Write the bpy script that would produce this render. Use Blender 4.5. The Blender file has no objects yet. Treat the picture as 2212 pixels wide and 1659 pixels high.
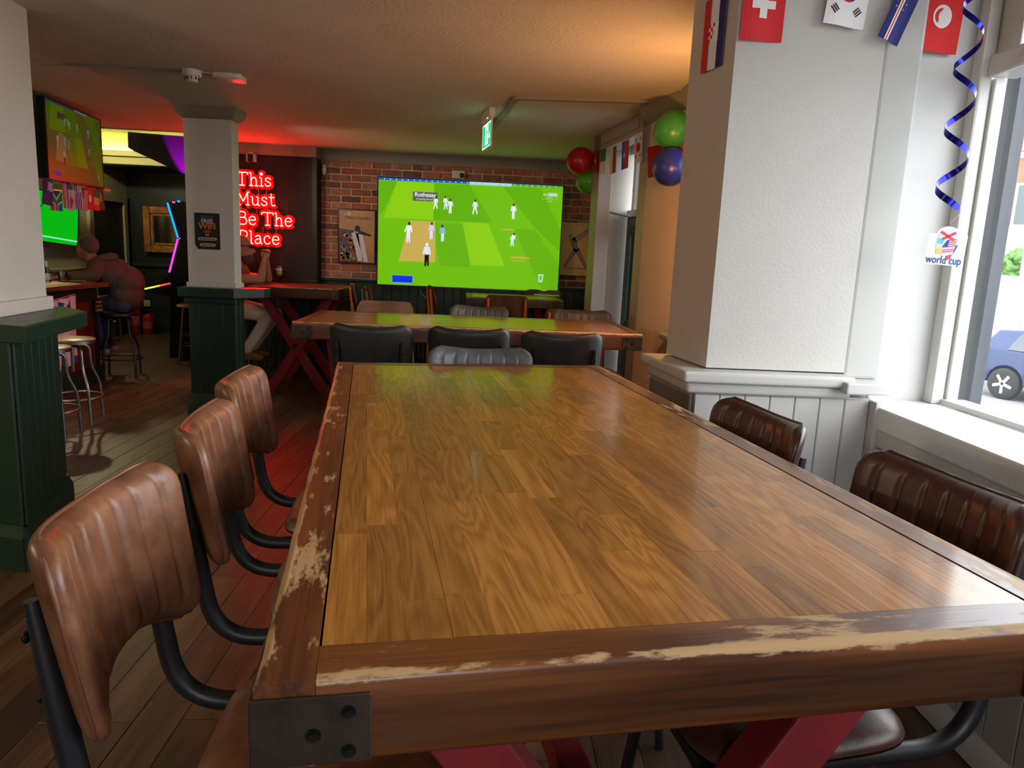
import bpy, bmesh, math, random
from mathutils import Vector, Matrix
random.seed(7)
SC = bpy.context.scene
COL = SC.collection

# ------------------------------------------------------------------ camera
CAM_H = 1.45
F_PX = 1555.0
RX = Vector((0.99854651, 0.03733929, 0.0388671))      # world X, Y, Z seen in camera axes (right, down, forward)
RY = Vector((-0.03161763, -0.17819363, 0.98348734))
RZ = Vector((0.04364859, -0.98328674, -0.17675405))
def w_from_cam(c):
    return Vector((RX.dot(c), RY.dot(c), RZ.dot(c)))
cam_d = bpy.data.cameras.new('camera')
cam_d.sensor_fit = 'HORIZONTAL'; cam_d.sensor_width = 36.0
cam_d.lens = 36.0 * F_PX / 2212.0
cam_d.clip_start = 0.02; cam_d.clip_end = 300
cam = bpy.data.objects.new('camera', cam_d); COL.objects.link(cam)
a, b, c = w_from_cam(Vector((1, 0, 0))), w_from_cam(Vector((0, -1, 0))), w_from_cam(Vector((0, 0, -1)))
cam.matrix_world = Matrix(((a.x, b.x, c.x, 0), (a.y, b.y, c.y, 0), (a.z, b.z, c.z, CAM_H), (0, 0, 0, 1)))
SC.camera = cam
def ray(u, v):
    return w_from_cam(Vector((u - 1106.0, v - 829.5, F_PX)))
def pz(u, v, z):
    r = ray(u, v); t = (z - CAM_H) / r.z; return Vector((r.x * t, r.y * t, z))
def py(u, v, y):
    r = ray(u, v); t = y / r.y; return Vector((r.x * t, y, CAM_H + r.z * t))
def px(u, v, x):
    r = ray(u, v); t = x / r.x; return Vector((x, r.y * t, CAM_H + r.z * t))

# ------------------------------------------------------------------ world, exposure
SC.view_settings.view_transform = 'Standard'
SC.view_settings.look = 'None'
SC.view_settings.gamma = 1.0
SC.view_settings.use_curve_mapping = False
SC.view_settings.exposure = 0.12
SKY = 8.0
w = bpy.data.worlds.new('overcast_sky'); SC.world = w; w.use_nodes = True
bg = w.node_tree.nodes['Background']
bg.inputs['Color'].default_value = (0.93, 0.955, 1.0, 1)
bg.inputs['Strength'].default_value = SKY
SC.cycles.use_denoising = True
SC.cycles.denoiser = 'OPENIMAGEDENOISE'
SC.cycles.max_bounces = 10
SC.cycles.diffuse_bounces = 6
SC.cycles.glossy_bounces = 4
SC.cycles.transmission_bounces = 6
SC.cycles.transparent_max_bounces = 12
SC.cycles.sample_clamp_indirect = 6.0
SC.cycles.caustics_reflective = False
SC.cycles.caustics_refractive = False
def portal(name, loc, rot, sx, sy):
    l = bpy.data.lights.new(name, 'AREA'); l.shape = 'RECTANGLE'; l.size = sx; l.size_y = sy
    l.cycles.is_portal = True
    o = bpy.data.objects.new(name, l); COL.objects.link(o); o.location = loc; o.rotation_euler = rot
def point(name, loc, power, color, r=0.04):
    l = bpy.data.lights.new(name, 'POINT'); l.energy = power; l.color = color; l.shadow_soft_size = r
    o = bpy.data.objects.new(name, l); COL.objects.link(o); o.location = loc
    return o
H90 = math.pi / 2
# ------------------------------------------------------------------ materials
MC = {}
def lin(c):
    return tuple(((x / 255) / 12.92 if x / 255 <= 0.04045 else (((x / 255) + 0.055) / 1.055) ** 2.4) for x in c)
def nodes_of(m):
    return m.node_tree.nodes, m.node_tree.links
def M(name, col, rough=0.5, metal=0.0, var=None, bump=None, coat=0.0, spec=0.5, emit=None, trans=0.0, alpha=1.0, rnd=0.0, stretch=(1, 1, 1), ior=1.45, coatr=0.1):
    """principled material; col is linear; var=(scale, amount), bump=(scale, strength), rnd = value change per object"""
    if name in MC: return MC[name]
    m = bpy.data.materials.new(name); m.use_nodes = True
    n, l = nodes_of(m); p = n['Principled BSDF']
    p.inputs['Base Color'].default_value = (*col, 1); p.inputs['Roughness'].default_value = rough
    p.inputs['Metallic'].default_value = metal; p.inputs['Coat Weight'].default_value = coat
    p.inputs['Coat Roughness'].default_value = coatr
    p.inputs['Specular IOR Level'].default_value = spec; p.inputs['Transmission Weight'].default_value = trans
    p.inputs['Alpha'].default_value = alpha; p.inputs['IOR'].default_value = ior
    if emit:
        p.inputs['Emission Color'].default_value = (*emit[0], 1); p.inputs['Emission Strength'].default_value = emit[1]
    if var or bump or rnd:
        tc = n.new('ShaderNodeTexCoord'); mp = n.new('ShaderNodeMapping'); mp.inputs['Scale'].default_value = stretch
        oi = n.new('ShaderNodeObjectInfo'); vm = n.new('ShaderNodeVectorMath'); vm.operation = 'ADD'
        sc = n.new('ShaderNodeMath'); sc.operation = 'MULTIPLY'; sc.inputs[1].default_value = 37.0
        l.new(oi.outputs['Random'], sc.inputs[0]); l.new(tc.outputs['Object'], mp.inputs['Vector'])
        l.new(mp.outputs['Vector'], vm.inputs[0]); l.new(sc.outputs[0], vm.inputs[1])
        last = None
        if var:
            t = n.new('ShaderNodeTexNoise'); t.inputs['Scale'].default_value = var[0]; t.inputs['Detail'].default_value = 6
            t.inputs['Roughness'].default_value = 0.65
            l.new(vm.outputs[0], t.inputs['Vector'])
            mr = n.new('ShaderNodeMapRange'); mr.inputs[1].default_value = 0.3; mr.inputs[2].default_value = 0.7
            mr.inputs[3].default_value = 1 - var[1]; mr.inputs[4].default_value = 1 + var[1]
            l.new(t.outputs['Fac'], mr.inputs[0]); last = mr.outputs[0]
        if rnd:
            mr2 = n.new('ShaderNodeMapRange'); mr2.inputs[3].default_value = 1 - rnd; mr2.inputs[4].default_value = 1 + rnd
            l.new(oi.outputs['Random'], mr2.inputs[0])
            if last is None: last = mr2.outputs[0]
            else:
                mu = n.new('ShaderNodeMath'); mu.operation = 'MULTIPLY'; l.new(last, mu.inputs[0]); l.new(mr2.outputs[0], mu.inputs[1]); last = mu.outputs[0]
        if last is not None:
            vs = n.new('ShaderNodeVectorMath'); vs.operation = 'SCALE'; vs.inputs[0].default_value = col
            l.new(last, vs.inputs['Scale']); l.new(vs.outputs[0], p.inputs['Base Color'])
        if bump:
            t2 = n.new('ShaderNodeTexNoise'); t2.inputs['Scale'].default_value = bump[0]; t2.inputs['Detail'].default_value = 5
            l.new(vm.outputs[0], t2.inputs['Vector'])
            bp = n.new('ShaderNodeBump'); bp.inputs['Strength'].default_value = bump[1]; bp.inputs['Distance'].default_value = bump[2] if len(bump) > 2 else 0.004
            l.new(t2.outputs['Fac'], bp.inputs['Height']); l.new(bp.outputs[0], p.inputs['Normal'])
    MC[name] = m; return m
def ME(name, col, strength):
    """thing that gives off light"""
    if name in MC: return MC[name]
    m = bpy.data.materials.new(name); m.use_nodes = True; n, l = nodes_of(m)
    p = n['Principled BSDF']; p.inputs['Base Color'].default_value = (0.01, 0.01, 0.01, 1); p.inputs['Roughness'].default_value = 0.35; p.inputs['Specular IOR Level'].default_value = 0.15
    p.inputs['Emission Color'].default_value = (*col, 1); p.inputs['Emission Strength'].default_value = strength
    MC[name] = m; return m
def MG(name, tint=(1, 1, 1), refl=1.0, rough=0.0):
    """thin pane: transparent with a fresnel reflection"""
    if name in MC: return MC[name]
    m = bpy.data.materials.new(name); m.use_nodes = True; n, l = nodes_of(m); n.remove(n['Principled BSDF'])
    t = n.new('ShaderNodeBsdfTransparent'); t.inputs[0].default_value = (*tint, 1)
    g = n.new('ShaderNodeBsdfGlossy'); g.inputs['Roughness'].default_value = rough
    f = n.new('ShaderNodeFresnel'); f.inputs[0].default_value = 1.5
    mu = n.new('ShaderNodeMath'); mu.operation = 'MULTIPLY'; mu.inputs[1].default_value = refl; l.new(f.outputs[0], mu.inputs[0])
    mx = n.new('ShaderNodeMixShader'); l.new(mu.outputs[0], mx.inputs[0]); l.new(t.outputs[0], mx.inputs[1]); l.new(g.outputs[0], mx.inputs[2])
    l.new(mx.outputs[0], n['Material Output'].inputs['Surface'])
    MC[name] = m; return m
def ramp(n, stops):
    r = n.new('ShaderNodeValToRGB'); e = r.color_ramp.elements
    while len(e) < len(stops): e.new(0.5)
    for i, (p, c) in enumerate(stops): e[i].position = p; e[i].color = (*c, 1)
    return r
def wood(name, dark, mid, light, rough=0.3, axis=1, ring=9.0, coat=0.0, rnd=0.35, scale=1.0, bump=0.12, fine=0.5, wear=None, spec=0.5, coatr=0.12, dist=3.2, amp=0.16):
    """grain along the local axis; every object gets its own offset and tone. wear = colour of rubbed wood, read from the attribute 'wear'"""
    if name in MC: return MC[name]
    m = bpy.data.materials.new(name); m.use_nodes = True; n, l = nodes_of(m); p = n['Principled BSDF']
    tc = n.new('ShaderNodeTexCoord'); oi = n.new('ShaderNodeObjectInfo')
    sm = n.new('ShaderNodeMath'); sm.operation = 'MULTIPLY'; sm.inputs[1].default_value = 53.0; l.new(oi.outputs['Random'], sm.inputs[0])
    ad = n.new('ShaderNodeVectorMath'); ad.operation = 'ADD'; l.new(tc.outputs['Object'], ad.inputs[0]); l.new(sm.outputs[0], ad.inputs[1])
    s = [6.0 * scale] * 3; s[axis] = 0.75 * scale
    mp = n.new('ShaderNodeMapping'); mp.inputs['Scale'].default_value = s; l.new(ad.outputs[0], mp.inputs['Vector'])
    nz = n.new('ShaderNodeTexNoise'); nz.inputs['Scale'].default_value = 1.3; nz.inputs['Detail'].default_value = 2; nz.inputs['Distortion'].default_value = 0.5; l.new(mp.outputs[0], nz.inputs['Vector'])
    mu = n.new('ShaderNodeMath'); mu.operation = 'MULTIPLY'; mu.inputs[1].default_value = ring * dist; l.new(nz.outputs['Fac'], mu.inputs[0])
    si = n.new('ShaderNodeMath'); si.operation = 'SINE'; l.new(mu.outputs[0], si.inputs[0])
    s2 = [160.0 * scale] * 3; s2[axis] = 5.0 * scale
    mp2 = n.new('ShaderNodeMapping'); mp2.inputs['Scale'].default_value = s2; l.new(ad.outputs[0], mp2.inputs['Vector'])
    nf = n.new('ShaderNodeTexNoise'); nf.inputs['Scale'].default_value = 1.0; nf.inputs['Detail'].default_value = 4; l.new(mp2.outputs[0], nf.inputs['Vector'])
    a1 = n.new('ShaderNodeMath'); a1.operation = 'MULTIPLY_ADD'; a1.inputs[1].default_value = amp; a1.inputs[2].default_value = 0.5; l.new(si.outputs[0], a1.inputs[0])
    a2 = n.new('ShaderNodeMath'); a2.operation = 'SUBTRACT'; a2.inputs[1].default_value = 0.5; l.new(nf.outputs['Fac'], a2.inputs[0])
    a3 = n.new('ShaderNodeMath'); a3.operation = 'MULTIPLY_ADD'; a3.inputs[1].default_value = fine; l.new(a2.outputs[0], a3.inputs[0]); l.new(a1.outputs[0], a3.inputs[2])
    r = ramp(n, [(0.15, dark), (0.5, mid), (0.85, light)]); l.new(a3.outputs[0], r.inputs[0])
    wn = n.new('ShaderNodeTexWhiteNoise'); wn.noise_dimensions = '1D'; l.new(oi.outputs['Random'], wn.inputs['W'])
    mr = n.new('ShaderNodeMapRange'); mr.inputs[3].default_value = 1 - rnd; mr.inputs[4].default_value = 1 + rnd * 0.8; l.new(wn.outputs['Value'], mr.inputs[0])
    vs = n.new('ShaderNodeVectorMath'); vs.operation = 'SCALE'; l.new(r.outputs[0], vs.inputs[0]); l.new(mr.outputs[0], vs.inputs['Scale'])
    colout = vs.outputs[0]
    p.inputs['Roughness'].default_value = rough; p.inputs['Coat Weight'].default_value = coat; p.inputs['Coat Roughness'].default_value = coatr
    p.inputs['Specular IOR Level'].default_value = spec
    if wear:
        at = n.new('ShaderNodeAttribute'); at.attribute_name = 'wear'
        s3 = [55.0] * 3; s3[axis] = 14.0
        mp3 = n.new('ShaderNodeMapping'); mp3.inputs['Scale'].default_value = s3; l.new(ad.outputs[0], mp3.inputs['Vector'])
        n3 = n.new('ShaderNodeTexNoise'); n3.inputs['Scale'].default_value = 1.0; n3.inputs['Detail'].default_value = 7; n3.inputs['Roughness'].default_value = 0.7; l.new(mp3.outputs[0], n3.inputs['Vector'])
        n4 = n.new('ShaderNodeTexNoise'); n4.inputs['Scale'].default_value = 3.5; n4.inputs['Detail'].default_value = 3; l.new(ad.outputs[0], n4.inputs['Vector'])
        dk = n.new('ShaderNodeMapRange'); dk.inputs[1].default_value = -1; dk.inputs[2].default_value = 0; dk.inputs[3].default_value = 0.5; dk.inputs[4].default_value = 1.0; l.new(at.outputs['Fac'], dk.inputs[0])  # negative attribute values darken the base colour
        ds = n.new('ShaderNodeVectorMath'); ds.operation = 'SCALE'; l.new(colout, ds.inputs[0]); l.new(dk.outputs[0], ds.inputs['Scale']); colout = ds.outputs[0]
        k1 = n.new('ShaderNodeMath'); k1.operation = 'MULTIPLY_ADD'; k1.inputs[1].default_value = 0.8; l.new(at.outputs['Fac'], k1.inputs[0])
        n3b = n.new('ShaderNodeMath'); n3b.operation = 'MULTIPLY_ADD'; n3b.inputs[1].default_value = 1.9; n3b.inputs[2].default_value = -0.45; l.new(n3.outputs['Fac'], n3b.inputs[0]); l.new(n3b.outputs[0], k1.inputs[2])
        k2 = n.new('ShaderNodeMath'); k2.operation = 'MULTIPLY_ADD'; k2.inputs[1].default_value = 1.3; n4b = n.new('ShaderNodeMath'); n4b.operation = 'SUBTRACT'; n4b.inputs[1].default_value = 0.29; l.new(n4.outputs['Fac'], n4b.inputs[0]); l.new(n4b.outputs[0], k2.inputs[0]); l.new(k1.outputs[0], k2.inputs[2])
        k3 = n.new('ShaderNodeMapRange'); k3.inputs[1].default_value = 0.97; k3.inputs[2].default_value = 1.16; l.new(k2.outputs[0], k3.inputs[0])
        mx = n.new('ShaderNodeMix'); mx.data_type = 'RGBA'; l.new(k3.outputs[0], mx.inputs[0]); l.new(colout, mx.inputs[6]); mx.inputs[7].default_value = (*wear, 1)
        colout = mx.outputs[2]
        k4 = n.new('ShaderNodeMapRange'); k4.inputs[3].default_value = rough; k4.inputs[4].default_value = 0.7; l.new(k3.outputs[0], k4.inputs[0]); l.new(k4.outputs[0], p.inputs['Roughness'])
    l.new(colout, p.inputs['Base Color'])
    bp = n.new('ShaderNodeBump'); bp.inputs['Strength'].default_value = bump; bp.inputs['Distance'].default_value = 0.002
    l.new(a3.outputs[0], bp.inputs['Height']); l.new(bp.outputs[0], p.inputs['Normal'])
    MC[name] = m; return m

# ------------------------------------------------------------------ mesh helpers
class MB:
    def __init__(s): s.v = []; s.f = []; s.mi = []; s.wear = {}
    def add(s, vs, fs, mi=0):
        o = len(s.v); s.v += [tuple(v) for v in vs]
        for f in fs: s.f.append([i + o for i in f]); s.mi.append(mi)
        return s
    def box(s, x0, x1, y0, y1, z0, z1, mt=None, mi=0):
        vs = [Vector(p) for p in ((x0, y0, z0), (x1, y0, z0), (x1, y1, z0), (x0, y1, z0), (x0, y0, z1), (x1, y0, z1), (x1, y1, z1), (x0, y1, z1))]
        if mt is not None: vs = [mt @ v for v in vs]
        return s.add(vs, [(0, 3, 2, 1), (4, 5, 6, 7), (0, 1, 5, 4), (1, 2, 6, 5), (2, 3, 7, 6), (3, 0, 4, 7)], mi)
    def prism(s, poly, a, b, fn, mi=0):
        """poly: 2-D outline, fn(p, q, t) -> 3-D point"""
        n = len(poly); vs = [fn(p, q, a) for p, q in poly] + [fn(p, q, b) for p, q in poly]
        fs = [list(range(n))[::-1], list(range(n, 2 * n))] + [(i, (i + 1) % n, n + (i + 1) % n, n + i) for i in range(n)]
        return s.add(vs, fs, mi)
    def lathe(s, prof, n=24, c=(0, 0, 0), mt=None, mi=0):
        vs = []; fs = []
        for r, z in prof:
            for k in range(n):
                a = 2 * math.pi * k / n; vs.append(Vector((c[0] + r * math.cos(a), c[1] + r * math.sin(a), c[2] + z)))
        for j in range(len(prof) - 1):
            for k in range(n):
                k2 = (k + 1) % n; fs.append((j * n + k, j * n + k2, (j + 1) * n + k2, (j + 1) * n + k))
        fs.append(list(range(n))[::-1]); fs.append(list(range((len(prof) - 1) * n, len(prof) * n)))
        if mt is not None: vs = [mt @ v for v in vs]
        return s.add(vs, fs, mi)
    def tube(s, path, r, n=10, closed=False, mi=0, flat=None):
        path = [Vector(p) for p in path]; m = len(path); vs = []; fs = []
        up = Vector((0, 0, 1)); prev = None
        for i, p in enumerate(path):
            if closed: d = path[(i + 1) % m] - path[i - 1]
            else: d = path[min(i + 1, m - 1)] - path[max(i - 1, 0)]
            d.normalize()
            if prev is None:
                ref = up if abs(d.z) < 0.9 else Vector((1, 0, 0)); x = d.cross(ref).normalized()
            else:
                x = (prev - d * prev.dot(d)).normalized()
            prev = x; y = d.cross(x)
            rr = r[i] if isinstance(r, (list, tuple)) else r
            for k in range(n):
                a = 2 * math.pi * k / n; vs.append(p + x * (rr * math.cos(a)) + y * (rr * math.sin(a)))
        q = m if closed else m - 1
        for i in range(q):
            for k in range(n):
                k2 = (k + 1) % n; j = (i + 1) % m; fs.append((i * n + k, i * n + k2, j * n + k2, j * n + k))
        if not closed: fs.append(list(range(n))[::-1]); fs.append(list(range((m - 1) * n, m * n)))
        return s.add(vs, fs, mi)
    def sphere(s, c, rx, ry=None, rz=None, nu=20, nv=12, mt=None, mi=0):
        ry = ry or rx; rz = rz or rx; vs = [Vector((0, 0, -rz))]; fs = []
        for j in range(1, nv):
            t = -H90 + math.pi * j / nv
            for k in range(nu):
                a = 2 * math.pi * k / nu; vs.append(Vector((rx * math.cos(t) * math.cos(a), ry * math.cos(t) * math.sin(a), rz * math.sin(t))))
        vs.append(Vector((0, 0, rz))); L = len(vs) - 1
        for k in range(nu): fs.append((0, 1 + (k + 1) % nu, 1 + k)); fs.append((L, L - nu + k, L - nu + (k + 1) % nu))
        for j in range(nv - 2):
            for k in range(nu):
                k2 = (k + 1) % nu; a0 = 1 + j * nu; fs.append((a0 + k, a0 + k2, a0 + nu + k2, a0 + nu + k))
        if mt is not None: vs = [mt @ v for v in vs]
        return s.add([v + Vector(c) for v in vs], fs, mi)
    def mesh(s, name, bevel=0, seg=2, smooth=False, fix=True):
        me = bpy.data.meshes.new(name); me.from_pydata(s.v, [], s.f)
        for i, p in enumerate(me.polygons): p.material_index = s.mi[i]
        bm = bmesh.new(); bm.from_mesh(me)
        if fix: bmesh.ops.recalc_face_normals(bm, faces=bm.faces)
        if bevel:
            es = [e for e in bm.edges if len(e.link_faces) == 2 and e.calc_face_angle(0) > 0.6]
            bmesh.ops.bevel(bm, geom=es, offset=bevel, segments=seg, affect='EDGES', profile=0.6)
        bm.to_mesh(me); bm.free()
        if smooth:
            me.shade_smooth(); me.set_sharp_from_angle(angle=math.radians(smooth if smooth > 1 else 45))
        return me
    def build(s, name, mat, parent=None, bevel=0, seg=2, smooth=False, loc=None, rot=None, fix=True):
        me = s.mesh(name, bevel, seg, smooth, fix)
        for x in (mat if isinstance(mat, (list, tuple)) else [mat]): me.materials.append(x)
        return link(name, me, parent, loc, rot)
def link(name, me, parent=None, loc=None, rot=None):
    o = bpy.data.objects.new(name, me); COL.objects.link(o)
    if parent is not None: o.parent = parent
    if loc is not None: o.location = loc
    if rot is not None: o.rotation_euler = rot
    return o
def tag(o, label, cat, group=None):
    o['label'] = label; o['category'] = cat
    if group: o['group'] = group
    return o
def thing(name, label, cat, loc=(0, 0, 0), rotz=0.0, group=None, rot=None):
    o = bpy.data.objects.new(name, None); COL.objects.link(o); o.empty_display_size = 0.1
    o.location = loc; o.rotation_euler = rot if rot else (0, 0, rotz)
    return tag(o, label, cat, group)
def struct(o):
    o['kind'] = 'structure'; return o
def sempty(name, loc=(0, 0, 0), rotz=0.0):
    o = bpy.data.objects.new(name, None); COL.objects.link(o); o.location = loc; o.rotation_euler = (0, 0, rotz)
    return struct(o)
def dup(root, loc, rotz, label, group=None, swap=None):
    def cp(o, par):
        c = o.copy(); COL.objects.link(c); c.parent = par
        if swap and c.type == 'MESH' and c.data.materials and c.data.materials[0] in swap:
            key = (c.data.name, id(swap))
            if key not in SW:
                d = c.data.copy()
                for i, mm in enumerate(d.materials): d.materials[i] = swap.get(mm, mm)
                SW[key] = d
            c.data = SW[key]
        for ch in list(o.children): cp(ch, c)
        return c
    r = cp(root, None); r.location = loc; r.rotation_euler = (0, 0, rotz); r['label'] = label
    if group: r['group'] = group
    return r
SW = {}
def text_mesh(name, txt, size, mat, parent, loc, rot, align='CENTER', depth=0.0006, sx=1.0, bold=0.0, shear=0.0, font_spacing=1.0):
    cu = bpy.data.curves.new(name, 'FONT'); cu.body = txt; cu.size = size; cu.align_x = align; cu.align_y = 'CENTER'
    cu.extrude = depth; cu.offset = bold; cu.shear = shear; cu.space_character = font_spacing; cu.resolution_u = 3
    o = bpy.data.objects.new(name, cu); COL.objects.link(o)
    dg = bpy.context.evaluated_depsgraph_get()
    me = bpy.data.meshes.new_from_object(o.evaluated_get(dg)); bpy.data.objects.remove(o)
    me.name = name
    for v in me.vertices: v.co.x *= sx
    me.materials.clear(); me.materials.append(mat)
    q = link(name, me, parent, loc, rot); return q
def arc(pts, r, n=5):
    """round the corners of a polyline"""
    pts = [Vector(p) for p in pts]; out = [pts[0]]
    for i in range(1, len(pts) - 1):
        p = pts[i]; d1 = (pts[i - 1] - p); d2 = (pts[i + 1] - p)
        q = min(r, d1.length * 0.49, d2.length * 0.49); a = p + d1.normalized() * q; b = p + d2.normalized() * q
        for k in range(n + 1):
            t = k / n; out.append(a * (1 - t) ** 2 + p * 2 * t * (1 - t) + b * t * t)
    out.append(pts[-1]); return out
RZm = lambda a: Matrix.Rotation(a, 4, 'Z')
RXm = lambda a: Matrix.Rotation(a, 4, 'X')
RYm = lambda a: Matrix.Rotation(a, 4, 'Y')
TR = lambda x, y, z: Matrix.Translation((x, y, z))

# common materials
WHITE = M('warm_white_paint', (0.62, 0.59, 0.54), 0.55, bump=(60, 0.15), var=(2, 0.04))
GREYW = M('grey_white_gloss_paint', (0.5, 0.495, 0.48), 0.35, bump=(25, 0.12), var=(3, 0.05))
TAUPE = M('taupe_paint', (0.33, 0.27, 0.22), 0.5, var=(3, 0.06))
CEIL = M('textured_cream_ceiling', (0.62, 0.59, 0.50), 0.8, bump=(60, 0.55, 0.013), var=(1.5, 0.06))
COVE = M('sage_coving_paint', (0.25, 0.24, 0.19), 0.6)
GREEN = M('dark_green_gloss_paint', (0.013, 0.036, 0.024), 0.36, var=(4, 0.15), bump=(30, 0.1))
GREEND = M('very_dark_green_paint', (0.009, 0.017, 0.013), 0.45, var=(3, 0.15))
BLACKW = M('charcoal_wall_paint', (0.012, 0.011, 0.011), 0.6, var=(2, 0.2))
CHAR = M('charcoal_ceiling_paint', (0.03, 0.03, 0.032), 0.6)
OLIVE = M('pale_olive_wall_paint', (0.36, 0.34, 0.2), 0.6, var=(2, 0.05))
BLACK = M('black_plastic', (0.008, 0.008, 0.01), 0.3)
BLKTUBE = M('matt_black_powder_coat', (0.012, 0.013, 0.017), 0.42, spec=0.6)
WPLAST = M('white_plastic', (0.72, 0.7, 0.67), 0.35)
STEEL = M('brushed_steel', (0.35, 0.35, 0.36), 0.33, metal=1.0, var=(12, 0.2))
REDP = M('chipped_red_paint', (0.2, 0.016, 0.022), 0.45, var=(6, 0.2))
def cm(col, rough=0.6, name=None):
    """plain print colour from sRGB 0-255"""
    k = 'print_%02x%02x%02x' % col
    return M(name or k, lin(col), rough)
def ce(col, s=1.0):
    return ME('lit_%02x%02x%02x_%d' % (*col, int(s * 100)), lin(col), s)
# ================================================================== STRUCTURE
CZ = 2.48
# ---- floor
FLOORW = wood('dark_oak_floorboard', (0.03, 0.015, 0.008), (0.08, 0.041, 0.021), (0.12, 0.064, 0.033), rough=0.42, axis=1, ring=7, rnd=0.45, bump=0.35, fine=0.7, coatr=0.3)
def floor_far():
    m = bpy.data.materials.new('floorboards_far'); m.use_nodes = True; n, l = nodes_of(m); p = n['Principled BSDF']
    tc = n.new('ShaderNodeTexCoord'); mp = n.new('ShaderNodeMapping'); mp.inputs['Rotation'].default_value = (0, 0, H90)
    l.new(tc.outputs['Object'], mp.inputs['Vector'])
    br = n.new('ShaderNodeTexBrick'); br.inputs['Scale'].default_value = 1.0; br.inputs['Brick Width'].default_value = 1.5; br.inputs['Row Height'].default_value = 0.14
    br.inputs['Mortar Size'].default_value = 0.003; br.inputs['Color1'].default_value = (0.1, 0.055, 0.03, 1); br.inputs['Color2'].default_value = (0.06, 0.033, 0.018, 1)
    br.inputs['Mortar'].default_value = (0.008, 0.005, 0.003, 1); l.new(mp.outputs[0], br.inputs['Vector']); l.new(br.outputs['Color'], p.inputs['Base Color'])
    p.inputs['Roughness'].default_value = 0.42; return m
fl = MB().box(-5.7, 1.75, -3.2, 11.8, -0.12, -0.0125).build('floor', floor_far()); struct(fl)
fbase = MB().box(-5.7, -4.25, -3.2, 11.8, -0.0125, 0.0).box(-4.25, 1.75, 7.9, 11.8, -0.0125, 0.0).box(-4.25, 1.75, -3.2, 1.2, -0.0125, 0).build('floor_surface', MC.get('x') or fl.data.materials[0], fl)
rp = random.Random(3)
PMESH = {}
npl = 0
for i in range(43):
    xc = -4.25 + 0.14 * (i + 0.5)
    y = 1.2 - rp.random() * 1.2
    while y < 7.9:
        L = rp.choice((1.0, 1.25, 1.5, 1.75)); y0, y1 = max(y, 1.2), min(y + L, 7.9)
        y += L
        if y1 - y0 < 0.03: continue
        # planks that nothing of the photo shows are left to the plain floor underneath
        if xc > 1.5: continue
        me = MB().box(-0.069, 0.069, -(y1 - y0) / 2 + 0.001, (y1 - y0) / 2 - 0.001, -0.0125, 0.0).mesh('floorboard', bevel=0.0015, seg=1)
        me.materials.append(FLOORW); link('floorboard', me, fl, (xc, (y0 + y1) / 2, rp.uniform(-0.0006, 0.0006))); npl += 1
# ---- ceiling
ce_o = struct(MB().box(-5.7, 1.9, -3.2, 7.4, CZ, CZ + 0.12).box(-2.95, 1.9, 7.4, 8.62, CZ, CZ + 0.12).build('ceiling', CEIL))
Z2 = 2.75
struct(MB().box(-5.7, -2.9, 7.4, 11.8, Z2, Z2 + 0.12).build('ceiling_back_room', CHAR))
# ---- outer walls that only the light sees
struct(MB().box(-5.7, -5.5, -3.2, 7.4, 0, CZ).box(-5.7, -5.5, 7.4, 11.8, 0, Z2).build('wall_left', OLIVE))
wf = struct(MB().box(-5.5, -0.4, -3.2, -3.0, 0, CZ).box(1.3, 1.9, -3.2, -3.0, 0, CZ).box(-0.4, 1.3, -3.2, -3.0, 0, 1.1).box(-0.4, 1.3, -3.2, -3.0, 2.35, CZ).build('wall_front', WHITE))
f3 = MB()
for x in (-0.4, 0.42, 1.24): f3.box(x, x + 0.06, -3.15, -3.05, 1.1, 2.35)
f3.box(-0.4, 1.3, -3.15, -3.05, 1.1, 1.15).box(-0.4, 1.3, -3.15, -3.05, 2.3, 2.35)
struct(f3.build('window_3', GREYW))
portal('daylight_portal', (0.45, -3.02, 1.725), (-H90, 0, 0), 1.7, 1.25)
# ---- back wall: bricks
struct_back = sempty('wall_back', (0, 8.2, 0))
MORTAR = M('lime_mortar', (0.62, 0.47, 0.35), 0.9, var=(20, 0.2), bump=(90, 0.4))
MB().box(-1.86, 1.5, 0, 0.2, 0, CZ).build('mortar_bed', MORTAR, struct_back)
BRICKS = [M('red_brick', (0.42, 0.145, 0.082), 0.85, var=(18, 0.35), bump=(45, 0.8, 0.01), rnd=0.3),
          M('brown_brick', (0.36, 0.175, 0.115), 0.85, var=(14, 0.4), bump=(45, 0.8, 0.01), rnd=0.3),
          M('dark_brick', (0.17, 0.085, 0.062), 0.85, var=(14, 0.4), bump=(45, 0.8, 0.01), rnd=0.3)]
bmes = []
for bi, bmw in enumerate((0.205, 0.096)):
    for mm in BRICKS:
        rb = random.Random(bi * 10 + 1)
        b_ = MB().box(-bmw / 2, bmw / 2, -0.012, 0.01, -0.031, 0.031)
        me = b_.mesh('brick', bevel=0.006, seg=1); me.materials.append(mm); bmes.append(me)
rb = random.Random(11)
row = 0; z = 1.15
TVX0, TVX1, TVZ0, TVZ1 = -1.14, 0.70, 1.12, 2.16
while z < 2.36:
    x = -1.855 + (0.0 if row % 2 else -0.11)
    k = 0
    while x < 1.25:
        x0, x1 = max(x, -1.858), x + 0.205
        x += 0.22
        if x1 - x0 < 0.05: continue
        cx = (x0 + x1) / 2
        if TVX0 < x0 and x1 < TVX1 and TVZ0 < z - 0.04 and z + 0.04 < TVZ1: continue
        half = (x1 - x0) < 0.15
        r_ = rb.random(); ci = 0 if r_ < 0.45 else (1 if r_ < 0.82 else 2)
        o = link('brick', bmes[(3 if half else 0) + ci], struct_back, (cx + rb.uniform(-.002, .002), rb.uniform(-0.003, 0.002), z + rb.uniform(-.002, .002)))
    z += 0.0745; row += 1
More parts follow.
